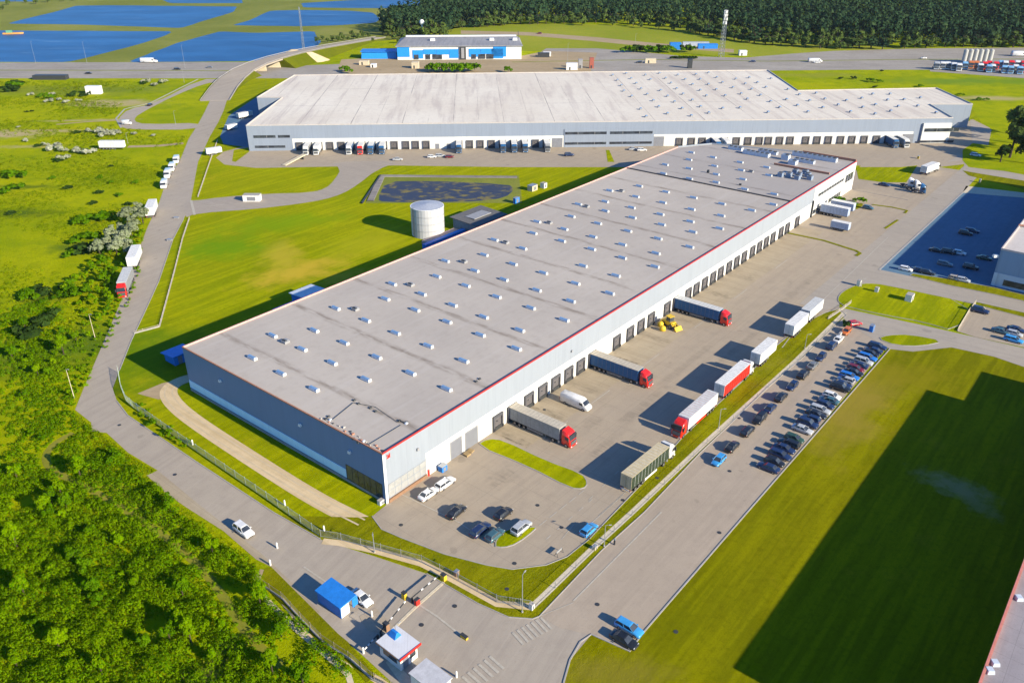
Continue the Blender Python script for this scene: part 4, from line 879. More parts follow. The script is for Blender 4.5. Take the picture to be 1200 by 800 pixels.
def make_car(kind):
    d = CARS[kind]
    def f():
        e = empty('parked_car'); hw = max(q[1] for q in d['st']); bz = d['st'][3][3]; rz = d['rz']; (b0_, b1_), (t0, t1) = d['gb'], d['gt']
        m = MB(); m.loft([rring(*q) for q in d['st']], car_paint)
        for x in (b0_ * .62, (b0_ + b1_) / 2 + .1): m.box(x, x + .02, -hw - .004, hw + .004, .4, bz - .12, dkmetal_m)
        m.box(d['L'] / 2 - .12, d['L'] / 2 + .01, -.5, .5, .34, .5, dkmetal_m); m.build('body', e, True)
        m = MB(); w0, w1 = hw - .1, hw - .27
        m.hull([(b0_, -w0, bz - .04), (b1_, -w0, bz - .06), (b1_, w0, bz - .06), (b0_, w0, bz - .04)], [(t0, -w1, rz - .05), (t1, -w1, rz - .05), (t1, w1, rz - .05), (t0, w1, rz - .05)], glass_m); m.build('windows', e)
        m = MB(); m.hull([(t0 - .06, -w1 - .03, rz - .06), (t1 + .08, -w1 - .03, rz - .06), (t1 + .08, w1 + .03, rz - .06), (t0 - .06, w1 + .03, rz - .06)], [(t0 + .05, -w1 + .08, rz), (t1 - .1, -w1 + .08, rz), (t1 - .1, w1 - .08, rz), (t0 + .05, w1 - .08, rz)], car_paint)
        for xb, xt in ((b0_, t0), (b1_, t1), ((b0_ + b1_) / 2, (t0 + t1) / 2)):
            for s in (-1, 1): m.bar((xb, s * (w0 + .01), bz), (xt, s * (w1 + .01), rz - .05), .045, car_paint, 4)
        m.build('roof', e)
        wheels(e, (-d['L'] * .29, d['L'] * .31), hw - .1, .32, .2)
        for s in (-1, 1):
            m = MB(); m.box(d['L'] / 2 - .22, d['L'] / 2 - .07, s * .58 - .16, s * .58 + .16, .58, .7, lampgl_m, .03, .02); m.build('headlight', e)
            m = MB(); m.box(-d['L'] / 2 + .0, -d['L'] / 2 + .12, s * .66 - .12, s * .66 + .12, .68, .84, tail_m); m.build('tail_light', e)
            m = MB(); m.box(b1_ - .35, b1_ - .18, s * (hw + .1) - .09, s * (hw + .1) + .09, bz - .02, bz + .12, car_paint); m.build('mirror', e)
        return e
    return f
def car(kind, color, loc, rz, label, group=None, cat='car'):
    return place(make_car(kind), 'car_' + kind, loc, rz, label, cat, group, PA[color])
def tow(p, q):  # heading from pixel p to pixel q
    a, b = G(*p), G(*q); return math.atan2(b[1] - a[1], b[0] - a[0])

# vans
van_paint = carpaint('van_paint', (.74, .74, .73))
def make_van():
    e = empty('van'); m = MB()
    m.loft([rring(-3.4, .9, .5, 2.5, .1), rring(-3.3, .98, .35, 2.62, .14), rring(1.5, .98, .32, 2.62, .14), rring(2.0, .98, .32, 2.35, .14), rring(2.7, .96, .32, 1.5, .14), rring(3.3, .9, .36, 1.15, .12), rring(3.45, .78, .42, .9, .12)], van_paint); m.build('body', e, True)
    m = MB(); m.hull([(2.13, -.82, 2.22), (2.13, .82, 2.22), (2.75, .86, 1.5), (2.75, -.86, 1.5)], [(2.19, -.82, 2.27), (2.19, .82, 2.27), (2.81, .86, 1.55), (2.81, -.86, 1.55)], glass_m)
    for s in (-1, 1): m.box(1.35, 2.15, s * .985 - .01, s * .985 + .01, 1.35, 1.95, glass_m)
    m.build('windows', e)
    wheels(e, (-2.1, 2.3), .88, .36, .24)
    for s in (-1, 1):
        m = MB(); m.box(3.2, 3.42, s * .66 - .16, s * .66 + .16, .82, 1.02, lampgl_m); m.build('headlight', e)
        m = MB(); m.box(-3.44, -3.38, s * .88 - .08, s * .88 + .08, .9, 1.6, tail_m); m.build('tail_light', e)
        m = MB(); m.box(2.1, 2.25, s * 1.1 - .1, s * 1.1 + .1, 1.35, 1.65, dkmetal_m); m.build('mirror', e)
    m = MB(); m.box(-3.43, -3.4, -.01, .01, .6, 2.4, dkmetal_m); m.build('rear_door', e)
    return e

# articulated lorries
cab_paint = carpaint('cab_paint', (.62, .02, .015)); side_p = mat('trailer_side', (.3, .31, .32), .5); roof_p = mat('trailer_roof', (.62, .6, .54), .7); skirt_p = mat('trailer_skirt', (.2, .2, .21), .6)
def build_cab(e, x0):
    m = MB(); m.loft([rring(x0, 1.2, .95, 3.55, .1), rring(x0 + .12, 1.24, .6, 3.65, .14), rring(x0 + 1.3, 1.24, .5, 3.6, .16), rring(x0 + 1.85, 1.23, .45, 3.05, .16), rring(x0 + 2.15, 1.2, .42, 2.0, .14), rring(x0 + 2.25, 1.15, .4, 1.5, .12)], cab_paint)
    c = m.build('cab', e, True)
    m = MB(); m.hull([(x0 + 1.9, -1.08, 2.95), (x0 + 1.9, 1.08, 2.95), (x0 + 2.17, 1.12, 1.95), (x0 + 2.17, -1.12, 1.95)], [(x0 + 1.97, -1.08, 2.97), (x0 + 1.97, 1.08, 2.97), (x0 + 2.24, 1.12, 1.97), (x0 + 2.24, -1.12, 1.97)], glass_m); m.build('windscreen', c)
    m = MB()
    for s in (-1, 1): m.box(x0 + .85, x0 + 1.75, s * 1.245 - .012, s * 1.245 + .012, 1.9, 2.7, glass_m)
    m.build('side_window', c)
    m = MB(); m.box(x0 + 2.2, x0 + 2.32, -.95, .95, .8, 1.75, dkmetal_m)
    for k in range(4): m.box(x0 + 2.3, x0 + 2.35, -.9, .9, .95 + .2 * k, 1.0 + .2 * k, metal_m)
    m.build('grille', c)
    m = MB(); m.box(x0 + 2.0, x0 + 2.4, -1.2, 1.2, .35, .75, cab_paint, .05, .05); m.build('bumper', c)
    m = MB(); m.box(x0 + 1.75, x0 + 2.1, -1.1, 1.1, 3.0, 3.14, dkmetal_m); m.build('sun_visor', c)
    m = MB(); m.hull([(x0 + .1, -1.1, 3.6), (x0 + 1.3, -1.1, 3.55), (x0 + 1.3, 1.1, 3.55), (x0 + .1, 1.1, 3.6)], [(x0 + .05, -1.05, 3.95), (x0 + .4, -.95, 3.9), (x0 + .4, .95, 3.9), (x0 + .05, 1.05, 3.95)], cab_paint); m.build('roof_deflector', c)
    for s in (-1, 1):
        m = MB(); m.box(x0 + 2.38, x0 + 2.44, s * .9 - .2, s * .9 + .2, .48, .66, lampgl_m); m.build('headlight', c)
        m = MB(); m.box(x0 + 1.75, x0 + 1.95, s * 1.42 - .14, s * 1.42 + .14, 1.9, 2.7, dkmetal_m); m.build('mirror', c)
        m = MB(); m.cyl((x0 - .75, s * 1.0), .28, .45, 1.0, metal_m, 10); m.build('fuel_tank', c)
    m = MB(); m.box(x0 - 3.1, x0 + 1.4, -.45, .45, .75, 1.0, dkmetal_m); m.cyl((x0 - 1.9, 0), .6, 1.0, 1.15, dkmetal_m, 14); m.build('chassis', e)
    wheels(e, (x0 + 1.2, x0 - 2.2), 1.1, .5, .32)
def build_trailer(e, x0, x1):
    """box from rear x0 to front x1"""
    m = MB(); L_ = x1 - x0
    m.box(x0, x1, -1.27, 1.27, 1.15, 3.93, side_p)
    for k in range(1, int(L_ / 1.2)):
        for s in (-1, 1): m.box(x0 + k * 1.2 - .02, x0 + k * 1.2 + .02, s * 1.28 - .012, s * 1.28 + .012, 1.25, 3.85, skirt_p)
    m.build('trailer_side', e)
    m = MB(); m.box(x0 - .01, x1 + .01, -1.3, 1.3, 3.933, 4.02, roof_p)
    for k in range(1, int(L_ / .9)): m.box(x0 + k * .9 - .02, x0 + k * .9 + .02, -1.24, 1.24, 4.02, 4.035, skirt_p)
    m.build('trailer_roof', e)
    m = MB(); m.box(x0 - .06, x0 - .002, -1.26, 1.26, 1.15, 3.92, roof_p); m.box(x0 - .09, x0 - .06, -.02, .02, 1.2, 3.9, dkmetal_m)
    for y in (-.7, -.35, .35, .7): m.bar((x0 - .1, y, 1.2), (x0 - .1, y, 3.85), .02, metal_m, 4)
    m.build('rear_door', e)
    m = MB(); m.box(x0 + .1, x1 - .1, -1.2, 1.2, .95, 1.147, dkmetal_m)
    for s in (-1, 1):
        m.box(x0 + 5.0, x1 - 4.2, s * 1.22 - .02, s * 1.22 + .02, .45, .92, skirt_p); m.box(x1 - 3.9, x1 - 3.75, s * .8 - .07, s * .8 + .07, .05, .95, metal_m)
    m.box(x0, x0 + .1, -1.2, 1.2, .45, .62, skirt_p); m.build('trailer_frame', e)
    for s in (-1, 1): m = MB(); m.box(x0 - .1, x0 - .0, s * 1.05 - .15, s * 1.05 + .15, .68, .82, tail_m); m.build('tail_light', e)
    wheels(e, (x0 + 1.6, x0 + 2.9, x0 + 4.2), 1.08, .48, .36)
def make_lorry():
    e = empty('articulated_lorry'); build_trailer(e, -8.3, 5.3); build_cab(e, 5.9); return e
def make_tractor():
    e = empty('lorry_tractor'); build_cab(e, .6); return e
def make_semi():
    e = empty('semi_trailer'); build_trailer(e, -5.5, 4.5); return e
def lp(side, roof, cab=None, skirt=None):
    q = {'trailer_side': mat('trailer_side_' + side[0], side[1], .5), 'trailer_roof': mat('trailer_roof_' + roof[0], roof[1], .7)}
    if cab: q['cab_paint'] = carpaint('cab_paint_' + cab[0], cab[1])
    if skirt: q['trailer_skirt'] = mat('trailer_skirt_' + skirt[0], skirt[1], .6)
    return q
NAVY = ('navy', (.022, .10, .24)); GREYS = ('grey', (.27, .28, .29)); WH = ('white', (.72, .72, .70)); DKG = ('dark_green', (.03, .045, .03)); REDS = ('red', (.72, .015, .01)); CREAM = ('cream', (.52, .44, .28)); PALE = ('pale', (.55, .56, .55)); BEIGE = ('beige', (.5, .45, .36)); RED = ('red', (.72, .02, .012))
def lorry(loc, rz, label, cols, group=None): return place(make_lorry, 'lorry', loc, rz, label, 'lorry', group, cols)
def tractor(loc, rz, label, cols, group=None): return place(make_tractor, 'tractor', loc, rz, label, 'lorry cab', group, cols)
def semi(loc, rz, label, cols, group=None): return place(make_semi, 'semi', loc, rz, label, 'trailer', group, cols)
Q = A1 - math.pi / 2          # nose pointing out of the docks
gd = 'lorries backed up to the dock doors'
lorry(W(37.7, -8.7), Q, 'red-cabbed lorry with grey trailer backed onto the nearest dock', lp(GREYS, BEIGE, RED), gd)
lorry(W(69.2, -8.7), Q, 'red-cabbed lorry with navy trailer and beige roof at the dock beside the white van', lp(NAVY, BEIGE, RED), gd)
lorry(W(111.2, -8.7), Q, 'red-cabbed lorry with navy trailer and white rear frame, docked beyond the yellow heap', lp(NAVY, PALE, RED), gd)
gk = 'lorries parked along the grass verge'
T0 = -31.1
def along(pxn, z=0):
    P = G(*pxn, z); dx, dy = P[0] - O1[0], P[1] - O1[1]; return dx * math.cos(A1) + dy * math.sin(A1)
lorry(W(40.0, -33.7), A1 - .03, 'white-cabbed lorry with cream-roofed dark trailer, nearest on the verge', lp(DKG, CREAM, WH, WH), gk)
lorry(W(62.4, -32.0), A1 + math.pi, 'red-cabbed lorry with long white trailer, red cab facing the camera', lp(WH, PALE, RED, RED), gk)
lorry(W(82.8, -31.8), A1, 'white-cabbed lorry with bright red trailer sides and white roof', lp(REDS, WH, WH), gk)
semi(W(99.3, -31.9), A1, 'white box trailer with grey-blue doors just beyond the red trailer', lp(WH, WH), gk)
semi(W(119.5, -32.2), A1, 'white box trailer in the middle of the three far verge trailers', lp(PALE, WH), gk)
semi(W(131.0, -32.0), A1, 'pale box trailer at the far tip of the verge, near the road crossing', lp(WH, PALE), gk)
v = place(make_van, 'van', W(51.4, -7.9), Q, 'long white delivery van parked in front of a dock between two lorries', 'van')
v.scale = (1.12, 1.05, 1.0)

# cars in the near yard
car('sedan', 'white', G(502, 581), A1, 'white saloon nearest the warehouse corner, parked along the wall')
car('estate', 'white', G(522, 568.5), A1, 'white estate car parked along the wall, second from the corner')
car('sedan', 'black', G(535, 602), A1 + .05, 'black saloon standing apart between the wall cars and the parking corner')
car('hatch', 'black', G(590, 604), A1, 'black hatchback farthest up of the four at the grass crescent')
car('estate', 'navy', G(563, 623), A1 + .03, 'dark navy estate car on the left of the four at the grass crescent')
car('hatch', 'teal', G(580, 629), A1, 'dark teal hatchback with bright bonnet, nearest of the four at the grass crescent')
car('suv', 'silver', G(611, 621), A1, 'silver off-roader beside the small crescent of grass')
car('hatch', 'skyblue', G(690, 623), A1, 'bright blue hatchback against the verge kerb by the stop line')
# the row parallel to the verge
ordn = ['first', 'second', 'third', 'fourth', 'fifth', 'sixth', 'seventh', 'eighth', 'ninth', 'tenth', 'eleventh', 'twelfth', 'thirteenth', 'fourteenth', 'fifteenth', 'sixteenth', 'seventeenth', 'eighteenth', 'nineteenth', 'twentieth', 'twenty-first', 'twenty-second', 'twenty-third', 'twenty-fourth', 'twenty-fifth', 'twenty-sixth', 'twenty-seventh', 'twenty-eighth', 'twenty-ninth', 'thirtieth']
kn = dict(hatch='hatchback', sedan='saloon', estate='estate car', suv='off-roader')
vr = [(51.4, 'skyblue', 'hatch'), (57.6, 'black', 'sedan'), (65.1, 'black', 'estate'), (71.3, 'black', 'suv'), (76.9, 'navy', 'sedan'), (83.1, 'black', 'estate'), (89.6, 'navy', 'hatch'), (96.3, 'black', 'suv'), (102.4, 'grey', 'sedan'), (107.9, 'navy', 'hatch'), (115.5, 'navy', 'suv'), (120.4, 'white', 'sedan'), (126.3, 'orange', 'hatch')]
for i, (s_, c_, k_) in enumerate(vr):
    car(k_, c_, W(s_ + .6, -43.1), A1 + (math.pi if i % 3 == 0 else 0), f'{c_} {kn[k_]} {"nearest the camera" if i == 0 else ordn[i] + " from the near end"} in the spaced row beside the verge path', 'cars spaced along the verge path')
car('hatch', 'red', W(133.0, -43.2), A1 - .6, 'bright red hatchback beside a dark bush at the far end of the verge')
# the packed row nosed up to the big lawn
seq = [('navy', 'sedan'), ('black', 'hatch'), ('navy', 'estate'), ('navy', 'sedan'), ('black', 'estate'), ('green', 'hatch'), ('silver', 'sedan'), ('navy', 'suv'), ('navy', 'hatch'), ('black', 'sedan'), ('silver', 'estate'), ('navy', 'hatch'), ('teal', 'sedan'), ('white', 'hatch'), ('black', 'suv'), ('navy', 'sedan'),
       ('silver', 'hatch'), ('blue', 'estate'), ('black', 'sedan'), ('darkred', 'hatch'), ('navy', 'sedan'), ('silver', 'suv'), ('blue', 'estate'), ('black', 'hatch'), ('navy', 'sedan'), ('navy', 'estate')]
ss = [55.7, 58.4, 61.4, 64.1, 66.5, 69.0, 73.5, 76.3, 78.8, 81.3, 83.7, 86.5, 88.9, 91.3, 96.1, 98.1, 100.6, 102.9, 105.6, 107.7, 109.9, 112.3, 115.4, 117.9, 120.0, 123.0]
for i, (s_, (c_, k_)) in enumerate(zip(ss, seq)):
    car(k_, c_, (*W(s_ + .3, -52.1 + random.uniform(-.25, .25)), 0), Q + (0 if i % 4 else math.pi) + random.uniform(-.03, .03), f'{c_} {kn[k_]}, {ordn[i]} from the near end of the packed row by the big lawn', 'cars packed along the kerb of the big lawn')
car('estate', 'skyblue', G(737, 738), Q, 'bright blue estate car alone at the near corner of the big lawn')
car('sedan', 'black', G(731, 752), Q, 'black saloon beside the bright blue estate at the lawn corner')
# gate road and left road
car('sedan', 'white', G(424, 703), tow((412, 690), (437, 710)), 'white saloon with black rear window waiting beside the blue shelter')
car('suv', 'white', G(286, 624), tow((274, 616), (298, 634)), 'white off-roader with dark windscreen driving down the left road', cat='car')
ul = tow((150, 350), (190, 250))
gl = 'vehicles parked along the left road'
semi(G(159.5, 307), ul, 'white box trailer parked right behind the red-cabbed lorry on the left road', lp(WH, WH), gl).scale = (1.15, 1.1, 1)
lorry(G(148.5, 338), ul + math.pi, 'red-cabbed lorry with grey trailer roof and cream front on the left road', lp(GREYS, PALE, RED), gl).scale = (.88, 1.05, 1)
semi(G(179, 250), ul, 'white round-cornered trailer beside the silver-leaved trees on the left road', lp(WH, WH), gl).scale = (1.1, 1.15, 1)
for (u, v_), lab, sc_ in [((193, 219), 'white van nearest the crossing in the cluster of four', .8), ((197, 207), 'white van second in the cluster of four at the roadside', .85), ((202, 199), 'white van third in the cluster of four at the roadside', .8), ((207, 190), 'white van farthest in the cluster of four at the roadside', .75)]:
    o = place(make_van, 'van', G(u, v_), ul + math.pi, lab + ' on the left road', 'van', gl); o.scale = (sc_ * 1.35, 1.25, sc_ * 1.3)
semi(G(134, 175), 0, 'long white trailer standing alone in the meadow at the upper left', lp(WH, WH)).scale = (1.15, 1, 1)
car('hatch', 'black', G(176, 124), tow((160, 132), (190, 118)), 'black hatchback on the slip road loop at the upper left')
place(make_van, 'van', G(149, 146), 0, 'small white van at the bend of the slip road loop', 'van').scale = (.7, .9, .9)
# far yard in front of the white-roofed hall
gy = 'lorries docked at the white-roofed warehouse'
for p, cab, side, lab in [(361, WH, GREYS, 'grey trailer lorry at the second door from the left of the far hall'), (373, WH, WH, 'white lorry third from the left of the far hall'), (411, WH, NAVY, 'navy lorry with white cab left of the pale red one'), (424, RED, WH, 'white trailer lorry with red cab at the far hall'), (436, NAVY, NAVY, 'all navy lorry at the far hall'), (449, NAVY, WH, 'white trailer lorry with navy cab at the far hall'),
        (538, NAVY, WH, 'lorry with white trailer behind the storm basin'), (589, NAVY, NAVY, 'navy lorry left of the blue pair behind the basin'), (602, NAVY, WH, 'white trailer lorry of the blue pair behind the basin'), (614.5, NAVY, NAVY, 'navy lorry right of the blue pair'), (640, GREYS, GREYS, 'dark grey lorry standing left of the far office front'), (834.5, NAVY, NAVY, 'navy lorry behind the far edge of the long hall'), (846, WH, WH, 'white lorry beside the navy one behind the long hall'), (1035, NAVY, NAVY, 'navy lorry near the right end of the far hall'), (1047, WH, GREYS, 'grey lorry with white cab near the right end of the far hall')]:
    x = X2(p); dy_ = -5.2
    P = (O2[0] + x * math.cos(A2) - dy_ * math.sin(A2), O2[1] + x * math.sin(A2) + dy_ * math.cos(A2))
    o = lorry(P, A2 - math.pi / 2, lab, lp(side, WH, cab), gy); o.scale = (.55, 1, 1)
for (u, v_), k_, c_, lab in [((466, 188), 'sedan', 'silver', 'silver car alone on the far yard above the basin'), ((506, 185), 'hatch', 'white', 'white car left of the dark red one on the far yard'), ((516, 184), 'estate', 'silver', 'silver estate on the far yard beside the dark red car'), ((527, 185), 'hatch', 'darkred', 'dark red hatchback on the far yard'),
        ((667, 183), 'suv', 'navy', 'navy off-roader by the far office front'), ((742, 176), 'sedan', 'silver', 'silver saloon just behind the roof corner of the long hall'), ((752, 177), 'estate', 'white', 'white estate just behind the roof corner of the long hall'), ((1143, 183), 'estate', 'white', 'white estate car on the grass edge by the right road bend'),
        ((1017, 245), 'hatch', 'teal', 'teal hatchback at the end of the planted bed'), ((963, 249), 'hatch', 'grey', 'grey hatchback by the office entrance of the long hall'), ((1036, 218), 'sedan', 'navy', 'navy saloon beside the lawn behind the docked white trailers')]:
    car(k_, c_, G(u, v_), 0.1 if u < 900 else Q, lab)
semi(G(288, 138), .9, 'white trailer in the shade beside the left end of the far hall', lp(WH, PALE)).scale = (.9, 1, .8)
semi(G(272, 152), .9, 'short white trailer in the shade nearer the left road than the other', lp(WH, PALE)).scale = (.6, 1, .7)
o = semi(G(252, 181), .6, 'white trailer at the left end of the far yard', lp(WH, WH)); o.scale = (.7, .9, .8)
# right-hand yard
semi(W(219.5, -7), Q, 'pale blue-sided trailer docked right of the planted bed, nearer one', lp(('ice', (.36, .44, .58)), WH), 'trailers docked at the office end')
semi(W(227.5, -7), Q, 'pale blue-sided trailer docked right of the planted bed, farther one', lp(('ice', (.36, .44, .58)), WH), 'trailers docked at the office end').scale = (.85, 1, .9)
semi(G(985, 270), Q, 'white box trailer standing in the right yard with blue chassis front', lp(('ice', (.36, .44, .58)), WH)).scale = (.62, .95, .8)
lorry(G(1089, 202), tow((1075, 205), (1108, 192)), 'white lorry parked on the kerb by the top right road bend', lp(WH, WH, WH)).scale = (.75, 1.1, .95)
for (u, v_), lab, a in [((1062, 219), 'white tractor unit left of the pair beside the right lawn', 0), ((1069, 222), 'white tractor unit right of the pair beside the right lawn', .5), ((1075, 226), 'navy tractor unit beside the white pair on the right road', .2)]:
    tractor(G(u, v_), Q + a, lab, {'cab_paint': carpaint('cab_paint_white', WH[1])} if 'white t' in lab[:7] else {'cab_paint': carpaint('cab_paint_navy', NAVY[1])})
for i, ((u, v_), k_, c_, lab) in enumerate([((1061, 317), 'hatch', 'white', 'white car at the near left corner of the shaded yard'), ((1076, 318), 'sedan', 'navy', 'navy car next to the white one at the near corner of the shaded yard'), ((1086, 321), 'estate', 'black', 'black estate at the near edge of the shaded yard'), ((1097, 295), 'sedan', 'black', 'black saloon left in the middle row of the shaded yard'), ((1111, 297), 'suv', 'black', 'black off-roader in the middle row of the shaded yard'),
        ((1124, 298), 'hatch', 'white', 'white hatchback in the middle row of the shaded yard'), ((1107, 311), 'estate', 'grey', 'grey estate between the rows of the shaded yard'), ((1137, 315), 'suv', 'black', 'black off-roader near the shaded wall'), ((1119, 328), 'hatch', 'beige', 'beige hatchback close to the shaded wall plinth'), ((1128, 330), 'hatch', 'silver', 'silver hatchback close to the shaded wall plinth'), ((1153, 304), 'sedan', 'green', 'dark green saloon beside the shaded wall'),
        ((1131, 275), 'suv', 'black', 'black off-roader alone in the upper shaded yard'), ((1139, 272), 'estate', 'navy', 'navy estate beside the lone off-roader in the upper shaded yard'), ((1148, 366), 'suv', 'navy', 'navy off-roader inside the small fenced lot'), ((1190, 388), 'sedan', 'navy', 'navy saloon, rear of the trio in the fenced lot'), ((1188, 393), 'hatch', 'silver', 'silver hatchback, middle of the trio in the fenced lot'), ((1187, 400), 'estate', 'skyblue', 'light blue estate, front of the trio in the fenced lot'), ((1172, 390), 'sedan', 'teal', 'teal saloon at the left of the trio in the fenced lot')]):
    car(k_, c_, G(u, v_), Q if u > 1140 and v_ > 340 else Q + .1, lab)
# highway traffic
hw = [(104, 87, 'black', 'black car on the near carriageway of the highway at the left'), (208, 82, 'black', 'black car on the highway, left of the pair'), (246, 80, 'grey', 'grey car on the highway, right of the pair'), (749, 74, 'black', 'black car on the highway behind the dark hall roof'), (882, 73, 'navy', 'dark car on the highway right of the mast'), (957, 74, 'white', 'white car on the highway beyond the roof corner'), (1082, 69, 'white', 'white car on the highway near the forest'), (632, 40, 'darkred', 'dark red car on the field path beyond the factory')]
for i, (u, v_, c_, lab) in enumerate(hw): car('estate' if i % 2 else 'sedan', c_, (*G(u, v_), .04), 0 if v_ > 78 else math.pi, lab)
place(make_van, 'van', G(955, 73), 0, 'long white van on the highway above the white roof corner', 'van').scale = (1.5, 1.2, 1.1)
place(make_van, 'van', G(175, 73.5), 0, 'white lorry-sized van on the highway below the ponds', 'van').scale = (1.8, 1.3, 1.3)
# lorry depot at the far right
dc = [('white', WH[1]), ('red', RED[1]), ('skyblue', (.2, .42, .66)), ('orange', (.6, .18, .04)), ('silver', (.4, .42, .45)), ('navy', NAVY[1])]
k = 0
for (u, v_, ci) in [(1096, 81, 4), (1103, 81, 0), (1109, 81, 0), (1116, 82, 0), (1122, 83, 0), (1129, 81, 2), (1136, 80, 3), (1142, 80, 3), (1147, 83, 0), (1152, 81, 1), (1157, 80, 1), (1161, 84, 0), (1165, 81, 1), (1171, 79.5, 2), (1176, 80, 0), (1183, 79.5, 1), (1190, 79.5, 0), (1197, 80, 1),
        (1157, 84.5, 2), (1175, 85.5, 2), (1182, 86, 2), (1188, 84.5, 0), (1193, 86.5, 2), (1198, 84.5, 1)]:
    cn, cc = dc[ci]; k += 1
    o = tractor(G(u, v_), -math.pi / 2 - .3, f'{cn} lorry cab, {ordn[k - 1]} from the left in the distant lorry depot', {'cab_paint': carpaint('cab_paint_' + cn, cc)}, 'lorry cabs in the distant depot'); o.scale = (1.5, 1.5, 1.35)
for i, u in enumerate((1129, 1135, 1141, 1147, 1153, 1159)):
    a = G(u, 74); e = empty('silo', (*a, 0), 0, f'tall pale silo, {ordn[i]} from the left above the distant lorry depot', 'silo', 'pale silos above the lorry depot')
    m = MB(); m.cyl((0, 0), 1.6, 1.2, 9.2, mat('silo_paint', (.42, .42, .40), .6), 14); m.build('shell', e)
    m = MB(); m.cyl((0, 0), 1.6, 9.2, 10.0, mat('silo_paint'), 14, .3); m.build('roof', e)
    m = MB()
    for k in range(4): m.bar((1.2 * math.cos(k * 1.57), 1.2 * math.sin(k * 1.57), 0), (1.2 * math.cos(k * 1.57), 1.2 * math.sin(k * 1.57), 1.3), .12, dkmetal_m, 4)
    m.build('leg', e)
place(make_van, 'van', G(1193, 66), 0, 'white van at the right edge above the lorry depot', 'van').scale = (1.6, 1.6, 1.5)

# ================================================================ GATE, FENCES, LAMPS
def fence(P, h, label, name='fence', mt=None, step=5.0, rails=(0.15, .95), post=None, slat=.28, sw=.035, base=False):
    P = [Vector((p[0], p[1], 0)) for p in P]; e = empty(name, P[0], 0, label, 'fence'); mt = mt or metal_m; m = MB(); d0 = 0; o_ = P[0]; nposts = 0
    for i in range(len(P) - 1):
        a, b = P[i] - o_, P[i + 1] - o_; L_ = (b - a).length; d = (b - a) / L_
        for r in rails: m.bar(a + Vector((0, 0, r * h)), b + Vector((0, 0, r * h)), sw, mt, 4)
        k = 0.0
        while k < L_:
            q = a + d * k; m.bar(q + Vector((0, 0, .05)), q + Vector((0, 0, h)), sw * .6, mt, 3); k += slat
        if base: m.hull([a + Vector((0, 0, 0)) + Vector((-d.y, d.x, 0)) * .12, a - Vector((-d.y, d.x, 0)) * .12, a - Vector((-d.y, d.x, 0)) * .12 + Vector((0, 0, .35)), a + Vector((-d.y, d.x, 0)) * .12 + Vector((0, 0, .35))], [b + Vector((-d.y, d.x, 0)) * .12, b - Vector((-d.y, d.x, 0)) * .12, b - Vector((-d.y, d.x, 0)) * .12 + Vector((0, 0, .35)), b + Vector((-d.y, d.x, 0)) * .12 + Vector((0, 0, .35))], kerb_m)
        k = d0
        while k < L_:
            if nposts < 90:
                q = a + d * k; pm = MB(); pm.bar(q, q + Vector((0, 0, h + .12)), .06, post or mt, 5); pm.build('post', e); nposts += 1
            k += step
        d0 = k - L_
    m.build('fence_panel', e); return e
green_f = mat('fence_green', (.10, .17, .13), .6)
fence(px((139, 437), (142, 455), (148, 470), (157, 478), (200, 508), (260, 549), (320, 590), (374, 628)), 1.9, 'pale green mesh fence between the left road and the gravel track', mt=mat('fence_pale_green', (.38, .46, .40), .6), step=3.5, slat=.22)
fence(px((376, 629), (396, 632), (440, 644), (494, 659), (530, 677), (583, 706), (622, 712)), 1.7, 'grey mesh fence along the verge above the gate road', step=4, slat=.25)
fence(offset_line(STRIP, -.5, -.5)[0], 1.2, 'low thin wire fence on the verge beside the parking strip', step=6, slat=1.2, sw=.02)
fence(px((303, 683), (332, 703), (350, 723), (378, 752), (412, 774), (436, 796), (470, 812)), 1.6, 'rough grey fence below the lower verge, beside the thicket', mt=mat('weathered_wood', (.26, .22, .16), .9), step=3, slat=.3, base=True)
fence(px((255, 165), (246, 190), (232, 231)), .7, 'low cream fence along the left road above the drive', mt=cream_m, step=4, slat=.35, base=True)
fence(px((222, 256), (214, 280), (204, 320), (187, 383), (157, 391)), .7, 'low cream fence along the left road below the drive', mt=cream_m, step=4, slat=.35, base=True)
fence(px((997, 355), (982, 366), (970, 374)), .9, 'short cream fence at the far tip of the verge', mt=cream_m, step=4, slat=.3, base=True)
fence(px((1143, 356), (1135, 366), (1122, 388)), 1.2, 'cream fence closing the left side of the small fenced lot', mt=cream_m, step=3, slat=.3, base=True)

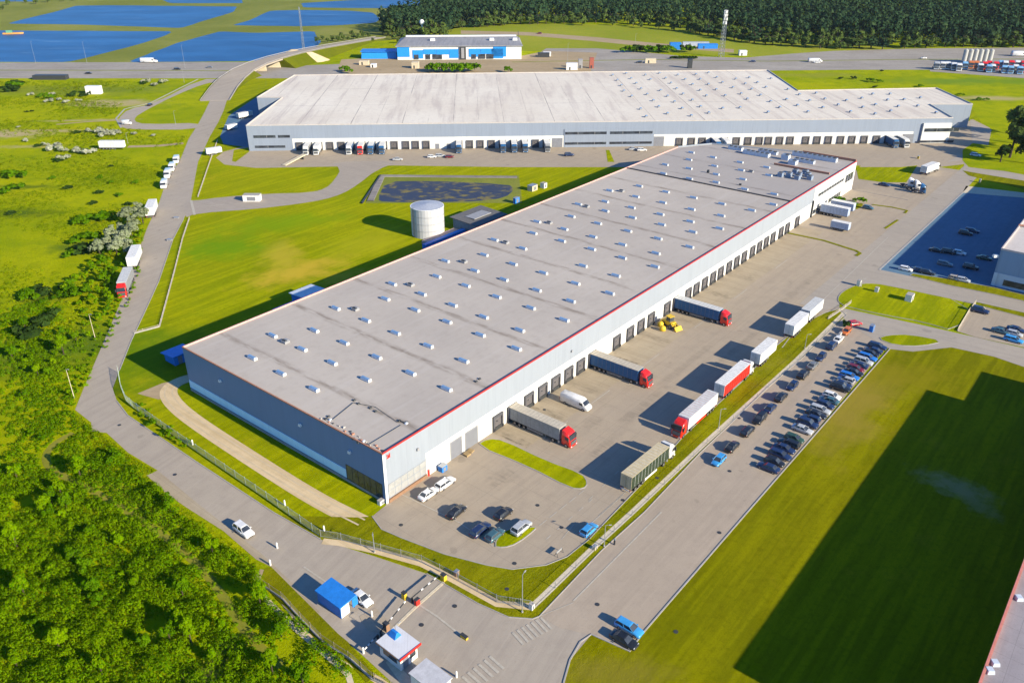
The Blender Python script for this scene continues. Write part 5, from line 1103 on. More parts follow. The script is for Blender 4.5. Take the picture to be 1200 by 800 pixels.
def lamp(loc, h, az, label, name='street_lamp', mt=None):
    e = empty(name, (loc[0], loc[1], 0), az, label, 'street lamp', None); mt = mt or metal_m
    m = MB(); m.cyl((0, 0), .09, 0, h, mt, 8, .05); m.cyl((0, 0), .18, 0, .3, kerb_m, 8); m.build('pole', e)
    m = MB(); m.bar((0, 0, h - .02), (.7, 0, h + .1), .035, mt, 6); m.build('arm', e)
    m = MB(); m.hull([(.55, -.12, h + .05), (1.1, -.08, h + .08), (1.1, .08, h + .08), (.55, .12, h + .05)], [(.6, -.08, h + .17), (1.05, -.05, h + .16), (1.05, .05, h + .16), (.6, .08, h + .17)], grey_p); m.build('lamp_head', e)
    return e
dark_pole = mat('dark_pole', (.2, .19, .17), .7)
for (u, v), h, az, lab in [((439, 647), 4.6, R(-80), 'short street lamp on the verge by the end of the gravel track'), ((612, 717), 8.0, R(60), 'tall street lamp at the pointed corner of the verge'), ((708, 640), 4.8, R(0), 'short street lamp on the verge beside the blue hatchback'),
        ((842, 502), 5.0, R(0), 'street lamp on the verge between the white and red trailers'), ((112, 398), 7.5, R(-30), 'pale leaning lamp post at the thicket edge, upper of two'), ((87, 466), 7.7, R(-30), 'pale leaning lamp post at the thicket edge, lower of two'),
        ((465, 757), 4.4, R(40), 'thin street lamp between blue shelter and gatehouse'), ((943, 408), 4.0, 0, 'short street lamp at the far part of the verge'), ((1009, 336), 2.6, 0, 'small white lamp at the corner of the long green island'),
        ((216, 97), 8, 0, 'street lamp at the slip road junction'), ((206, 146), 7, 0, 'street lamp on the green triangle of the slip road'), ((150, 168), 5, 0, 'small lamp beside the lone white trailer in the meadow')]:
    lamp(G(u, v), h, az, lab, mt=dark_pole if 'thin' in lab else cream_m if 'pale' in lab else None)
for (u, v), h, lab in [((42, 74), 15, 'tall thin lamp mast on the highway, leftmost'), ((102, 74), 15, 'tall thin lamp mast on the highway, below the first pond dam'), ((217, 80), 16, 'tall thin lamp mast on the highway, left of the bridge'), ((665, 78), 16, 'tall thin lamp mast on the highway behind the white roof'), ((744, 58), 12, 'dark post at the left end of the highway bushes')]:
    lamp(G(u, v), h, 0, lab)
def lattice(loc, h, w, label, dishes=False):
    e = empty('lattice_mast', (*loc, 0), .3, label, 'mast'); m = MB()
    def c(k, z): q = w * (1 - .55 * z / h) / 2; return ((q if k in (0, 1) else -q), (q if k in (1, 2) else -q), z)
    N = int(h / 2.4)
    for k in range(4):
        m.bar(c(k, 0), c(k, h), .16, metal_m, 4)
    m.build('mast_leg', e); m = MB()
    for i in range(N):
        za, zb = i * h / N, (i + 1) * h / N
        for k in range(4): m.bar(c(k, za), c((k + 1) % 4, zb), .09, metal_m, 3); m.bar(c(k, zb), c((k + 1) % 4, zb), .09, metal_m, 3)
    m.build('bracing', e)
    if dishes:
        for z in (h * .7, h * .78, h * .86, h * .93):
            for k in range(3): m = MB(); a = k * 2.1 + z; m.box(math.cos(a) * 1.1 - .4, math.cos(a) * 1.1 + .4, math.sin(a) * 1.1 - .4, math.sin(a) * 1.1 + .4, z, z + 2.0, white_p); m.build('antenna', e)
    return e
lattice(G(356, 60), 33, 1.6, 'slim tall mast in front of the lower pond by the bridge')
lattice(G(845, 67), 34, 3.2, 'grey lattice mast with antennas in front of the dark wood', True)

# gate road: blue shelter, gatehouse, barriers
ga = tow((374, 694), (400, 713)); p0 = G(373, 705)
e = empty('shelter', (*p0, 0), ga, 'bright blue-roofed shelter with white end panels beside the gate road', 'shelter')
m = MB(); m.box(0, 5.8, 0, .08, .1, 2.3, blue_p); m.build('side_wall', e)
for x, nm in ((0, 'end_panel'), (5.72, 'end_panel')):
    m = MB(); m.box(x - .04, x + .08, .1, 1.8, .1, 2.45, white_p, 0, .05); m.build(nm, e)
m = MB(); m.hull([(-.25, -.25, 2.46), (6.05, -.25, 2.46), (6.05, 3.3, 2.75), (-.25, 3.3, 2.75)], [(-.2, -.2, 2.62), (6.0, -.2, 2.62), (6.0, 3.25, 2.92), (-.2, 3.25, 2.92)], blue_p)
m.hull([(6.05, 2.2, 1.0), (6.12, 2.2, 1.0), (6.12, 3.3, 1.0), (6.05, 3.3, 1.0)], [(6.05, 2.2, 2.7), (6.12, 2.2, 2.7), (6.12, 3.3, 2.7), (6.05, 3.3, 2.7)], blue_p)
m.build('roof', e)
m = MB()
for x in (.2, 5.5):
    m.bar((x, 3.0, 0), (x, 3.0, 2.7), .06, blue_p)
m.build('post', e)
m = MB(); m.box(.4, 5.3, .3, .75, .42, .5, wood_m); m.box(.6, .7, .35, .7, 0, .42, dkmetal_m); m.box(5, 5.1, .35, .7, 0, .42, dkmetal_m); m.build('bench', e)
gh = tow((470, 785), (488, 778)); hp = G(441, 765)
ga2 = tow((441, 753), (468, 774))
e = empty('gatehouse', (*G(446, 767), 0), ga2, 'white gatehouse hut with white roof edged in red beside the gate', 'gatehouse')
m = MB(); m.box(0, 4.6, 0, 3.4, .05, 2.7, white_p); m.build('wall', e)
m = MB(); m.hull([(-.35, -.35, 2.703), (5.0, -.35, 2.703), (5.0, 3.8, 2.703), (-.35, 3.8, 2.703)], [(-.35, -.35, 2.9), (5.0, -.35, 2.9), (5.0, 3.8, 3.0), (-.35, 3.8, 3.0)], mat('sheet_roof', rough=.5, fn=clad_fn((.6, .6, .62), rib=.6, amt=.3))); m.build('roof', e)
m = MB(); m.box(5.0, 5.09, -.4, 3.85, 2.6, 3.04, red_p); m.box(-.4, 5.0, -.44, -.35, 2.6, 2.78, brown_p); m.build('roof_edge', e)
m = MB(); m.box(.3, 1.7, 1.6, 3.0, 2.96, 3.9, blue_p, .1, .5); m.build('roof_vent', e)
m = MB(); m.box(4.6, 4.66, .5, 1.5, .1, 2.1, greydoor_m); m.build('door', e); m = MB(); m.box(4.6, 4.66, 1.9, 3.0, 1.0, 2.1, glass_m); m.build('window', e)
m = MB(); m.box(.8, 3.8, -.06, 0, 1.0, 2.0, glass_m); m.build('window', e)
e = empty('hut', (*G(482, 803), 0), ga2, 'pale-roofed white hut cut off by the bottom edge next to the gatehouse', 'hut')
m = MB(); m.box(0, 5, 0, 3.2, .05, 2.5, white_p); m.build('wall', e); m = MB(); m.box(-.2, 5.2, -.2, 3.4, 2.503, 2.7, mat('pale_roof_sheet', (.5, .5, .52), .6)); m.build('roof', e)
m = MB(); m.box(3, 4.4, 3.2, 3.26, .9, 1.9, glass_m); m.build('window', e)
def post_box(px_, w, d, h, mt, name, label, cat, capm=None):
    e = empty(name, (*G(*px_), 0), ga2, label, cat)
    m = MB(); m.box(-w / 2, w / 2, -d / 2, d / 2, 0, h, mt, .03, .03); m.build('body', e)
    m = MB(); m.box(-w / 2 - .04, w / 2 + .04, -d / 2 - .04, d / 2 + .04, h + .002, h + .1, capm or dkmetal_m, .02, .02); m.build('cap', e); return e
post_box((453, 738), .9, .7, 1.5, brown_p, 'barrier_housing', 'brown barrier housing at the gatehouse corner', 'barrier housing')
post_box((474, 701), .8, .6, 1.3, yellow_p, 'barrier_housing', 'yellow barrier housing in the middle of the gate road', 'barrier housing')
post_box((489, 708), .6, .8, 1.2, red_p, 'barrier_housing', 'red barrier housing on the traffic island of the gate', 'barrier housing')
post_box((520, 679), .9, .7, 1.2, yellow_p, 'barrier_housing', 'yellow-brown barrier housing beside the fence across the gate road', 'barrier housing')
post_box((544, 747), 1.3, .5, .5, yellow_p, 'barrier_block', 'low yellow block with dark end on the median beyond the gate', 'barrier block')
def boom(a, b, label, h=1.05):
    A, B = G(*a), G(*b); e = empty('boom_gate', (*A, 0), math.atan2(B[1] - A[1], B[0] - A[0]), label, 'boom gate'); L_ = math.dist(A, B)
    m = MB(); m.box(0, L_, -.07, .07, h, h + .16, dkmetal_m)
    m.build('boom', e)
    m = MB(); m.box(-.15, .15, -.15, .15, 0, h, dkmetal_m); m.build('pivot', e)
    for k in (.35, .62, .85): m = MB(); m.box(L_ * k, L_ * k + .5, -.08, .08, h - .005, h + .17, white_p); m.build('reflector', e)
boom((447, 745), (478, 707), 'dark barrier arm from the gatehouse to the middle of the road'); boom((483, 706), (513, 681), 'dark barrier arm from the middle of the road to the verge')
boom((443, 748), (428, 765), 'dark bent gate rail running from the gatehouse to the rubble wall', .8)
ribbon('threshold', px((452, 745), (486, 712), (520, 682)), .5, .085, cream_m, 0)
for (u, v), lab in [((325, 642), 'white marker post in the lower left road'), ((317, 662), 'white marker post at the end of the footpath'), ((380, 622), 'white marker post at the fence corner'), ((436, 722), 'round white bollard beside the white saloon'), ((535, 793), 'round white bollard near the zebra crossing'), ((426, 765), 'white bent pipe stub beside the gatehouse'),
        ((226, 521), 'white marker post on the grass beside the mesh fence'), ((334, 592), 'white marker post by the fence above the left road')]:
    x, y = G(u, v); m = MB(); m.cyl((x, y), .17, 0, 1.15, white_p, 12, .15); m.cyl((x, y), .15, 1.15, 1.3, white_p, 12, .06)
    tag(m.build('marker_post'), lab, 'marker post')
for (u, v), w, d, h, mt, nm, lab, cat in [((502, 557), .5, .4, 1.6, red_p, 'fire_cabinet', 'red fire cabinet against the white wall by the blue bin', 'cabinet'), ((519, 551), 1.5, 1.1, 1.3, blue_p, 'waste_bin', 'blue bin against the white warehouse wall', 'bin'),
        ((448, 589), 1.8, .8, .9, white_p, 'step_block', 'white entrance step block at the warehouse corner', 'step'), ((535, 674), .8, .6, 1.0, brown_p, 'valve_box', 'brick-red box on the verge by the gate fence', 'box'), ((697, 643), .8, .6, .7, cream_m, 'valve_box', 'cream box on the gravel strip beside the short lamp', 'box'),
        ((623, 713), .7, .7, 1.1, white_p, 'meter_cabinet', 'pale cabinet beside the tall lamp at the verge corner', 'cabinet'), ((720, 638), .25, .25, 1.2, dkmetal_m, 'bollard', 'dark bollard at the kerb beside the verge', 'bollard'),
        ((1065, 352), 2.6, 1.8, 2.0, white_p, 'transformer_box', 'white transformer box on the long green island', 'transformer box'), ((1027, 342), 1.1, 1.0, 1.4, white_p, 'vent_cap', 'small white vent on the long green island', 'vent'), ((1006, 335), 1.3, 1.0, 1.8, white_p, 'sign_box', 'white box at the kerb end of the long green island', 'box'),
        ((296, 235), 6.5, 3.0, 2.4, white_p, 'control_cabin', 'white cabin in the middle of the drive from the left road', 'cabin'), ((199, 282), 1.6, 1.0, .5, grey_p, 'slab_stack', 'grey slab lying on the verge of the left road', 'slab'), ((207, 256), 1.8, .6, .5, grey_p, 'slab_stack', 'grey slab beside the junction of left road and drive', 'slab'),
        ((624, 223), 3.5, 2.5, 2.2, cream_m, 'pump_box', 'cream pump box right of the storm basin', 'pump box'), ((637, 220), 2, 2, 2, white_p, 'pump_box', 'small white pump box right of the cream one', 'pump box'), ((605, 238), 2.5, 1.2, 2.2, blue_p, 'pump_box', 'blue box at the foot of the basin beside the roof edge', 'pump box'),
        ((984, 394), 1.4, .5, 1.0, white_p, 'sign_board', 'small white board near the far end of the verge', 'board'), ((1021, 388), 1.6, 1, 1.8, blue_p, 'sign_board', 'small blue-white kiosk on the road beyond the packed cars', 'kiosk'), ((1148, 214), 1.2, .6, 1.4, cream_m, 'valve_box', 'cream box on the top right verge', 'box'), ((1076, 186), 1.2, .8, 1.2, yellow_p, 'valve_box', 'yellow box on the far yard near its right end', 'box')]:
    e = empty(nm, (*G(u, v), 0), A1 if u > 300 else 0, lab, cat)
    m = MB(); m.box(-w / 2, w / 2, -d / 2, d / 2, 0, h, mt); m.build('body', e)
    m = MB(); m.box(-w / 2 - .05, w / 2 + .05, -d / 2 - .05, d / 2 + .05, h + .002, h + .12, metal_m if mt is not white_p else kerb_m, .03, .03); m.build('lid', e)
    if w > .6: m = MB(); m.box(-w / 4, w / 4, -d / 2 - .04, -d / 2, h * .15, h * .8, greydoor_m); m.build('door', e)
# pallets and timber by the grey door
for i, (s_, t_, n_) in enumerate([(21.4, -1.4, 3), (22.9, -1.1, 2)]):
    e = empty('pallet_stack', (*W(s_, t_), 0), A1 + .2 * i, ['taller stack of pale pallets by the grey garage doors', 'shorter stack of pale pallets by the grey garage doors'][i], 'pallets')
    for k in range(n_):
        m = MB()
        for y in (-.55, 0, .55): m.box(-.6, .6, y - .05, y + .05, k * .16, k * .16 + .1, wood_m)
        for x in np.arange(-.6, .6, .2): m.box(x, x + .13, -.6, .6, k * .16 + .1, k * .16 + .13, wood_m)
        m.build('pallet', e)
# yellow heap between docks: a telescopic loader with its bucket raised beside big bags
e = empty('loader', (*W(100.6, -4.6), 0), Q - .3, 'yellow wheel loader standing between dock doors left of a navy lorry', 'loader')
m = MB(); m.box(-2.4, 1.4, -.95, .95, .7, 1.7, yellow_p, .15, .1); m.build('body', e, False)
m = MB(); m.box(-1.0, .5, -.8, .8, 1.7, 3.0, glass_m, .12, .12); m.box(-1.1, .6, -.9, .9, 3.0, 3.12, yellow_p); m.build('cab', e)
m = MB(); m.bar((.6, -.5, 1.6), (2.9, -.5, 1.0), .13, yellow_p); m.bar((.6, .5, 1.6), (2.9, .5, 1.0), .13, yellow_p); m.build('arm', e)
m = MB(); m.hull([(2.7, -1.2, .2), (3.6, -1.2, .15), (2.8, -1.2, 1.2)], [(2.7, 1.2, .2), (3.6, 1.2, .15), (2.8, 1.2, 1.2)], yellow_p); m.build('bucket', e)
wheels(e, (-1.6, 1.0), 1.0, .62, .45)
for i, (dx, dy) in enumerate([(-1.5, 2.1), (0.2, 2.3), (1.9, 2.0), (-3.4, .4)]):
    x, y = W(100.6 + dx, -4.6 + dy); m = MB(); rr = .85
    m.loft([[(x + math.cos(a) * r * (1 + .1 * math.sin(3 * a + i)), y + math.sin(a) * r, z) for a in np.linspace(0, 2 * math.pi, 10, endpoint=False)] for r, z in ((.7, 0), (rr, .3), (rr, .9), (.6, 1.25), (.2, 1.5))], yellow_p)
    tag(m.build('big_bag', None, True), ['yellow bulk bag left of three against the dock wall', 'yellow bulk bag middle of three against the dock wall', 'yellow bulk bag right of three against the dock wall', 'yellow bulk bag apart from the three, toward the camera'][i], 'bulk bag')
e = empty('barrier_stand', (*G(655, 649), 0), A1, 'dark folded barrier stand at the exit kerb below the blue hatchback', 'barrier stand')
m = MB(); m.box(-.9, .9, -.04, .04, .6, 1.0, grey_p); m.build('board', e)
m = MB(); m.bar((-.8, -.4, 0), (-.8, 0, 1), .04, dkmetal_m); m.bar((.8, -.4, 0), (.8, 0, 1), .04, dkmetal_m); m.bar((-.8, .4, 0), (-.8, 0, 1), .04, dkmetal_m); m.bar((.8, .4, 0), (.8, 0, 1), .04, dkmetal_m); m.build('leg', e)
e = empty('flatbed_frame', (*G(345, 190), 0), 1.1, 'cream conveyor ramp leaning at the left dock of the far hall', 'ramp')
m = MB(); m.hull([(-7, -1, .1), (-7, 1, .1), (-7, 1, .5), (-7, -1, .5)], [(7, -1, 1.6), (7, 1, 1.6), (7, 1, 2.0), (7, -1, 2.0)], cream_m); m.build('deck', e); m = MB(); m.box(5, 5.4, -1, 1, 0, 1.35, dkmetal_m); m.build('leg', e)
# small craft on the pond
e = empty('work_boat', (*G(15, 40), .04), .3, 'small orange work boat on the left pond', 'boat')
m = MB(); m.loft([[(x, -w, .0), (x, -w * 1.1, 1.2), (x, w * 1.1, 1.2), (x, w, .0)] for x, w in ((-8, 1.6), (0, 2.2), (6, 1.8), (9, .3))], mat('boat_orange', (.6, .3, .08), .6)); m.build('hull', e)
m = MB(); m.box(-5, 0, -1.3, 1.3, 1.2, 3.2, mat('boat_green', (.1, .3, .2), .6)); m.build('cabin', e)

# ================================================================ VEGETATION
def quads_to_mesh(name, C, N, Sz, mt, asp=1.6):
    """leaf clumps: one small quad per centre C, facing N, half-size Sz"""
    n = len(C); up = np.tile([0, 0, 1.0], (n, 1)); r = rng.normal(size=(n, 3)); a = np.cross(N, r); a /= np.linalg.norm(a, axis=1)[:, None] + 1e-9; b = np.cross(N, a)
    a = a * Sz[:, None]; b = b * (Sz / asp)[:, None]
    bend = N * (Sz * .25)[:, None]
    V = np.stack([C - a, C - b * 1.0 - bend, C + a, C + b - bend], 1).reshape(-1, 3)
    me = bpy.data.meshes.new(name); me.vertices.add(4 * n); me.vertices.foreach_set('co', V.astype(np.float32).ravel())
    me.loops.add(4 * n); me.loops.foreach_set('vertex_index', np.arange(4 * n, dtype=np.int32))
    me.polygons.add(n); me.polygons.foreach_set('loop_start', (np.arange(n) * 4).astype(np.int32))
    try: me.polygons.foreach_set('loop_total', np.full(n, 4, dtype=np.int32))
    except Exception: pass
    me.materials.append(mt); me.update(calc_edges=True); me.validate(); return me
def lobes(n, rx, rz, zc, k, leaf, shell=.45, flat=.0):
    """crown points: k lobes on an uneven ellipsoid, leaves on and inside the lobes"""
    C, N, S_ = [], [], []
    per = n // k
    for i in range(k):
        th = rng.uniform(0, 2 * math.pi); ph = math.acos(rng.uniform(-.7, 1)); q = rng.uniform(.25, .8)
        lc = np.array([rx * q * math.sin(ph) * math.cos(th), rx * q * math.sin(ph) * math.sin(th), zc + rz * q * math.cos(ph)]); lr = rx * rng.uniform(.28, .5)
        d = rng.normal(size=(per, 3)); d /= np.linalg.norm(d, axis=1)[:, None]; d[:, 2] = np.where(d[:, 2] < -.35, -d[:, 2], d[:, 2])
        rad = lr * (shell + (1 - shell) * rng.random(per) ** .5)[:, None]
        P = lc + d * rad * np.array([1, 1, min(1.0, rz / rx)]); C.append(P); N.append(d + rng.normal(scale=.45, size=d.shape) + np.array([0, 0, .35])); S_.append(leaf * rng.uniform(.6, 1.35, per))
    C = np.concatenate(C); N = np.concatenate(N); N /= np.linalg.norm(N, axis=1)[:, None]; return C, N, np.concatenate(S_)
def trunk_mesh(h, r, spread, k=5):
    m = MB(); m.cyl((0, 0), r, -.1, h * .55, bark_m, 7, r * .6)
    for i in range(k):
        a = i * 2.4 + rng.uniform(0, 1); m.bar((0, 0, h * rng.uniform(.3, .45)), (math.cos(a) * spread * .35, math.sin(a) * spread * .35, h * rng.uniform(.55, .68)), r * .3, bark_m, 5)
    return m.mesh('trunk')
def tree_proto(h, rx, lmat, n=420, k=12, leaf=.5, crown0=.25):
    rz = h * (1 - crown0) / 2 * .9; zc = h * crown0 + rz * (.95 if h < 14 else .74)
    C, N, S_ = lobes(n, rx, rz, zc, k, leaf); C[:, 2] = np.maximum(C[:, 2], .15)
    return quads_to_mesh('crown', C, N, S_, lmat), trunk_mesh(h, h * .025 + .06, rx)
def tree(proto, loc, s, label, group=None, name='tree', cat='tree', sz=None):
    e = empty(name, (loc[0], loc[1], 0), rng.uniform(0, 6.28), label, cat, group); e.scale = (s, s, s if sz is None else sz)
    link('crown', proto[0], e); link('trunk', proto[1], e); return e
def shrub_proto(r, h, lmat, n=150, leaf=.3):
    C, N, S_ = lobes(n, r, h * .5, h * .45, 7, leaf, .3); C[:, 2] = np.maximum(C[:, 2], .05)
    return quads_to_mesh('shrub', C, N, S_, lmat)
def shrub(me, loc, s, label, group=None, sz=None, name='shrub', cat='shrub'):
    o = bpy.data.objects.new(name, me); COL.objects.link(o); o.location = (loc[0], loc[1], 0); o.rotation_euler = (0, 0, rng.uniform(0, 6.28)); o.scale = (s, s, s if sz is None else sz)
    return tag(o, label, cat, group)
def inside(P, x, y):
    ins = False; k = len(P) - 1
    for i in range(len(P)):
        xi, yi = P[i]; xj, yj = P[k]
        if (yi > y) != (yj > y) and x < (xj - xi) * (y - yi) / (yj - yi) + xi: ins = not ins
        k = i
    return ins
def scatter(P, n, md, tries=30):
    xs = [p[0] for p in P]; ys = [p[1] for p in P]; out = []; grid = {}
    for _ in range(n * tries):
        if len(out) >= n: break
        x = random.uniform(min(xs), max(xs)); y = random.uniform(min(ys), max(ys))
        if not inside(P, x, y): continue
        g_ = (int(x // md), int(y // md))
        if any((x - q[0]) ** 2 + (y - q[1]) ** 2 < md * md for i in (-1, 0, 1) for j in (-1, 0, 1) for q in grid.get((g_[0] + i, g_[1] + j), [])): continue
        grid.setdefault(g_, []).append((x, y)); out.append((x, y))
    return out

# thicket in the lower left: undergrowth as one mass, taller bushes and trees on their own
thick = px((-60, 380), (60, 350), (118, 385), (100, 440), (80, 480), (100, 500), (150, 540), (215, 605), (300, 668), (312, 700), (400, 775), (430, 830), (-60, 830))
clear = [(G(34, 590), 2.8), (G(185, 735), 2.4), (G(278, 698), 2.6), (G(165, 788), 1.4), (G(345, 758), 2.6), (G(375, 788), 2.4), (G(400, 810), 2.6), (G(312, 740), 1.6)]
trackp = smooth(px((85, 507), (62, 520), (52, 535), (58, 550), (110, 575), (160, 605), (215, 645), (250, 680), (290, 745), (330, 780)), 2, False)
def ok(x, y, m_=1.2):
    for (c, r) in clear:
        if (x - c[0]) ** 2 + (y - c[1]) ** 2 < r * r: return False
    for q in trackp:
        if (x - q[0]) ** 2 + (y - q[1]) ** 2 < m_ * m_: return False
    return True
def relief(x, y):
    return .55 + .55 * math.sin(x * .42 + 1.7 * math.sin(y * .21)) * math.cos(y * .37 + 1.1 * math.sin(x * .17)) + .45 * math.sin(x * .83 + y * .61 + 2 * math.sin(x * .3)) * math.sin(y * .9 - x * .25)
und = [p for p in scatter(thick, 8500, .68, 8) if ok(*p, 1.0)]
C, N, S_ = [], [], []
for (x, y) in und:
    dt = min(math.dist((x, y), q) for q in trackp[::3])
    near = min(1, max(.1, (dt - 1.2) / 2.5)); z_ = y - .25 * (x + 75); low = 1 if z_ < 128 else (.6 if z_ < 142 else .25)
    if low < .5 and random.random() < .55 + .4 * math.sin(x * .21 + y * .13): continue
    f = max(0.0, relief(x, y)) * near * low; r = random.uniform(.45, 1.0) * (.6 + .4 * near); h = random.uniform(.4, .95) * (.5 + .5 * near) + .3 * f
    k = int(72 * r)
    d = rng.normal(size=(k, 3)); d /= np.linalg.norm(d, axis=1)[:, None]; d[:, 2] = abs(d[:, 2])
    C.append(np.array([x, y, f * 1.3]) + d * np.array([r, r, h]) * rng.uniform(.75, 1.02, (k, 1))); N.append(d + rng.normal(scale=.22, size=d.shape) + np.array([0, 0, .25])); S_.append(rng.uniform(.10, .22, k))
    if f > .25:      # skirts that close the side of each mound
        q = 24; e_ = rng.normal(size=(q, 3)); e_[:, 2] = abs(e_[:, 2]) * .2; e_ /= np.linalg.norm(e_, axis=1)[:, None]
        C.append(np.array([x, y, 0]) + e_ * np.array([r, r, 0]) + np.array([0, 0, 1]) * rng.random((q, 1)) * f * 1.4); N.append(e_); S_.append(rng.uniform(.14, .26, q))
C = np.concatenate(C); N = np.concatenate(N); N /= np.linalg.norm(N, axis=1)[:, None]; S_ = np.concatenate(S_)
o = bpy.data.objects.new('undergrowth', quads_to_mesh('undergrowth', C, N, S_, leaf_thicket, 2.2)); COL.objects.link(o)
tag(o, 'dense bright green undergrowth filling the lower left corner', 'undergrowth', None, 'stuff')
bushes = [shrub_proto(1.7, 3.4, leaf_thicket, 420, .24), shrub_proto(1.4, 2.9, leaf_thicket, 340, .24), shrub_proto(2.1, 4.2, leaf_tree, 520, .26), shrub_proto(1.2, 3.8, leaf_thicket, 300, .25)]
sp = [p for p in scatter(thick, 70, 3.4, 40) if ok(*p, 2.6)]
for i, (x, y) in enumerate(sp): shrub(bushes[i % 4], (x, y), random.uniform(.5, .85), 'leafy green bush rising out of the thicket in the lower left', 'bushes in the lower left thicket', name='bush', cat='bush')
tp = [tree_proto(6.5, 2.3, leaf_tree, 1500, 15, .24, .15), tree_proto(5.5, 2.0, leaf_thicket, 1200, 13, .24, .12), tree_proto(7.5, 2.6, leaf_thicket, 1700, 16, .25, .15)]
sp = [G(62, 592), G(72, 580), G(56, 606), G(80, 600), G(205, 735), G(215, 745), G(200, 752), G(300, 700), G(306, 712), (G(15, 420)), G(45, 440), G(75, 415), G(30, 385), G(90, 400), G(20, 640), G(60, 610), G(250, 775), G(225, 755), G(215, 700), G(260, 740), G(300, 760), G(330, 745), G(20, 780), G(70, 760), G(110, 700), G(140, 640), G(30, 700), G(90, 660), G(160, 690), G(210, 650), G(170, 760), G(120, 790), G(320, 790), G(355, 800), G(20, 560), G(95, 560), G(200, 600), G(250, 650)]
for i, p in enumerate(sp):
    if ok(*p, 1.2): tree(tp[i % 3], p, random.uniform(.5, .72), 'small bushy tree standing above the lower left thicket', 'trees in the lower left thicket', sz=random.uniform(.6, .85))
# hedge scrub between meadow and left road
strip = px((60, 350), (120, 385), (145, 345), (140, 320), (165, 300), (170, 270), (120, 300), (90, 330))
for i, (x, y) in enumerate(scatter(strip, 60, 3.2)): shrub(bushes[(i * 3) % 4], (x, y), random.uniform(.6, 1.2), 'low dark green bush in the scrub between meadow and left road', 'bushes along the left road', name='bush', cat='bush')
strip = px((172, 300), (150, 360), (128, 400), (98, 460), (86, 478), (80, 470), (110, 410), (150, 310))
for i, (x, y) in enumerate(scatter(strip, 55, 1.9)): shrub(bushes[i % 2], (x, y), random.uniform(.3, .6), 'small tuft of scrub on the left road verge', 'tufts on the left road verge', name='bush', cat='bush')
for i, (x, y) in enumerate(scatter(px((165, 470), (200, 500), (225, 522), (215, 530), (180, 505), (158, 482)), 14, 1.4)): shrub(bushes[i % 4], (x, y), random.uniform(.3, .55), 'green shrub in the clump behind the mesh fence by the gravel track', 'shrubs behind the mesh fence', name='bush', cat='bush')
# silver-leaved trees
sv = [tree_proto(8, 3.0, leaf_silver, 1000, 14, .42, .08), tree_proto(7, 2.6, leaf_silver, 900, 12, .42, .08)]
for i, q in enumerate([(118, 301), (128, 293), (138, 300), (132, 283), (146, 290), (143, 275), (155, 280), (158, 266), (168, 262), (163, 250), (150, 262), (152, 297)]):
    tree(sv[i % 2], G(*q), random.uniform(.75, 1.0), 'silvery grey-green tree in the clump beside the left road', 'silver-leaved trees beside the left road')
# meadow bushes
pale = shrub_proto(3, 3.6, leaf_pale, 240, .6); darkb = shrub_proto(3, 3.2, leaf_dark, 240, .6); gb_ = shrub_proto(3, 3.4, leaf_tree, 260, .6)
for (u, v), s in [((62, 112), .9), ((70, 118), .8), ((78, 121), .9), ((92, 119), .7), ((106, 181), 1.3), ((64, 176), 1.4), ((73, 178), 1.0), ((90, 179), 1.1), ((75, 188), 1.2), ((116, 156), 1.2), ((122, 160), 1.1), ((128, 158), 1.3), ((136, 158), 1.0), ((104, 155), .8), ((53, 171), .7), ((30, 166), .7), ((22, 150), .5), ((36, 112), .8), ((58, 120), 1.0), ((158, 158), .7), ((180, 160), .6), ((172, 97), 1.2), ((192, 98), 1.3), ((182, 101), 1.0)]:
    shrub(pale, G(u, v), s, 'pale grey-white blossoming bush in the far left meadow', 'pale bushes in the far left meadow', s * .8)
for (u, v), s in [((12, 108), 2.0), ((16, 104), 2.2), ((22, 102), 2.2), ((60, 116), 1.4), ((85, 113), 1.4), ((50, 114), 1.2), ((100, 113), 1.2), ((38, 131), .5), ((31, 132), .5), ((90, 157), .8), ((46, 172), .8), ((70, 190), .9), ((100, 180), .8), ((12, 208), 1.6), ((25, 208), 1.4), ((62, 210), .7), ((118, 209), .6), ((130, 196), .5), ((80, 222), .8), ((118, 227), .8), ((15, 225), 1.5), ((110, 240), .8), ((96, 262), 1.3), ((120, 258), 1.6), ((100, 283), 1.5), ((106, 295), 1.8),
        ((85, 300), 1.0), ((35, 350), 1.3), ((48, 345), 1.2), ((75, 340), .9), ((55, 378), 1.6), ((30, 395), 1.4), ((96, 345), 1.0), ((14, 252), .8), ((130, 215), .6), ((160, 215), .7), ((140, 230), .7), ((152, 241), .8), ((168, 99), 1.0), ((1147, 118), .9), ((1156, 118), .8), ((1124, 113), .9), ((1078, 102), .8), ((1025, 103), .7), ((1033, 84), .6), ((1000, 93), 1.0), ((1020, 96), 1.2), ((1030, 97), 1.0), ((985, 93), .8)]:
    shrub(darkb if random.random() < .55 else gb_, G(u, v), s * random.uniform(.8, 1.1), 'dark green bush scattered in the open meadow', 'bushes scattered over the meadows', s * .7)
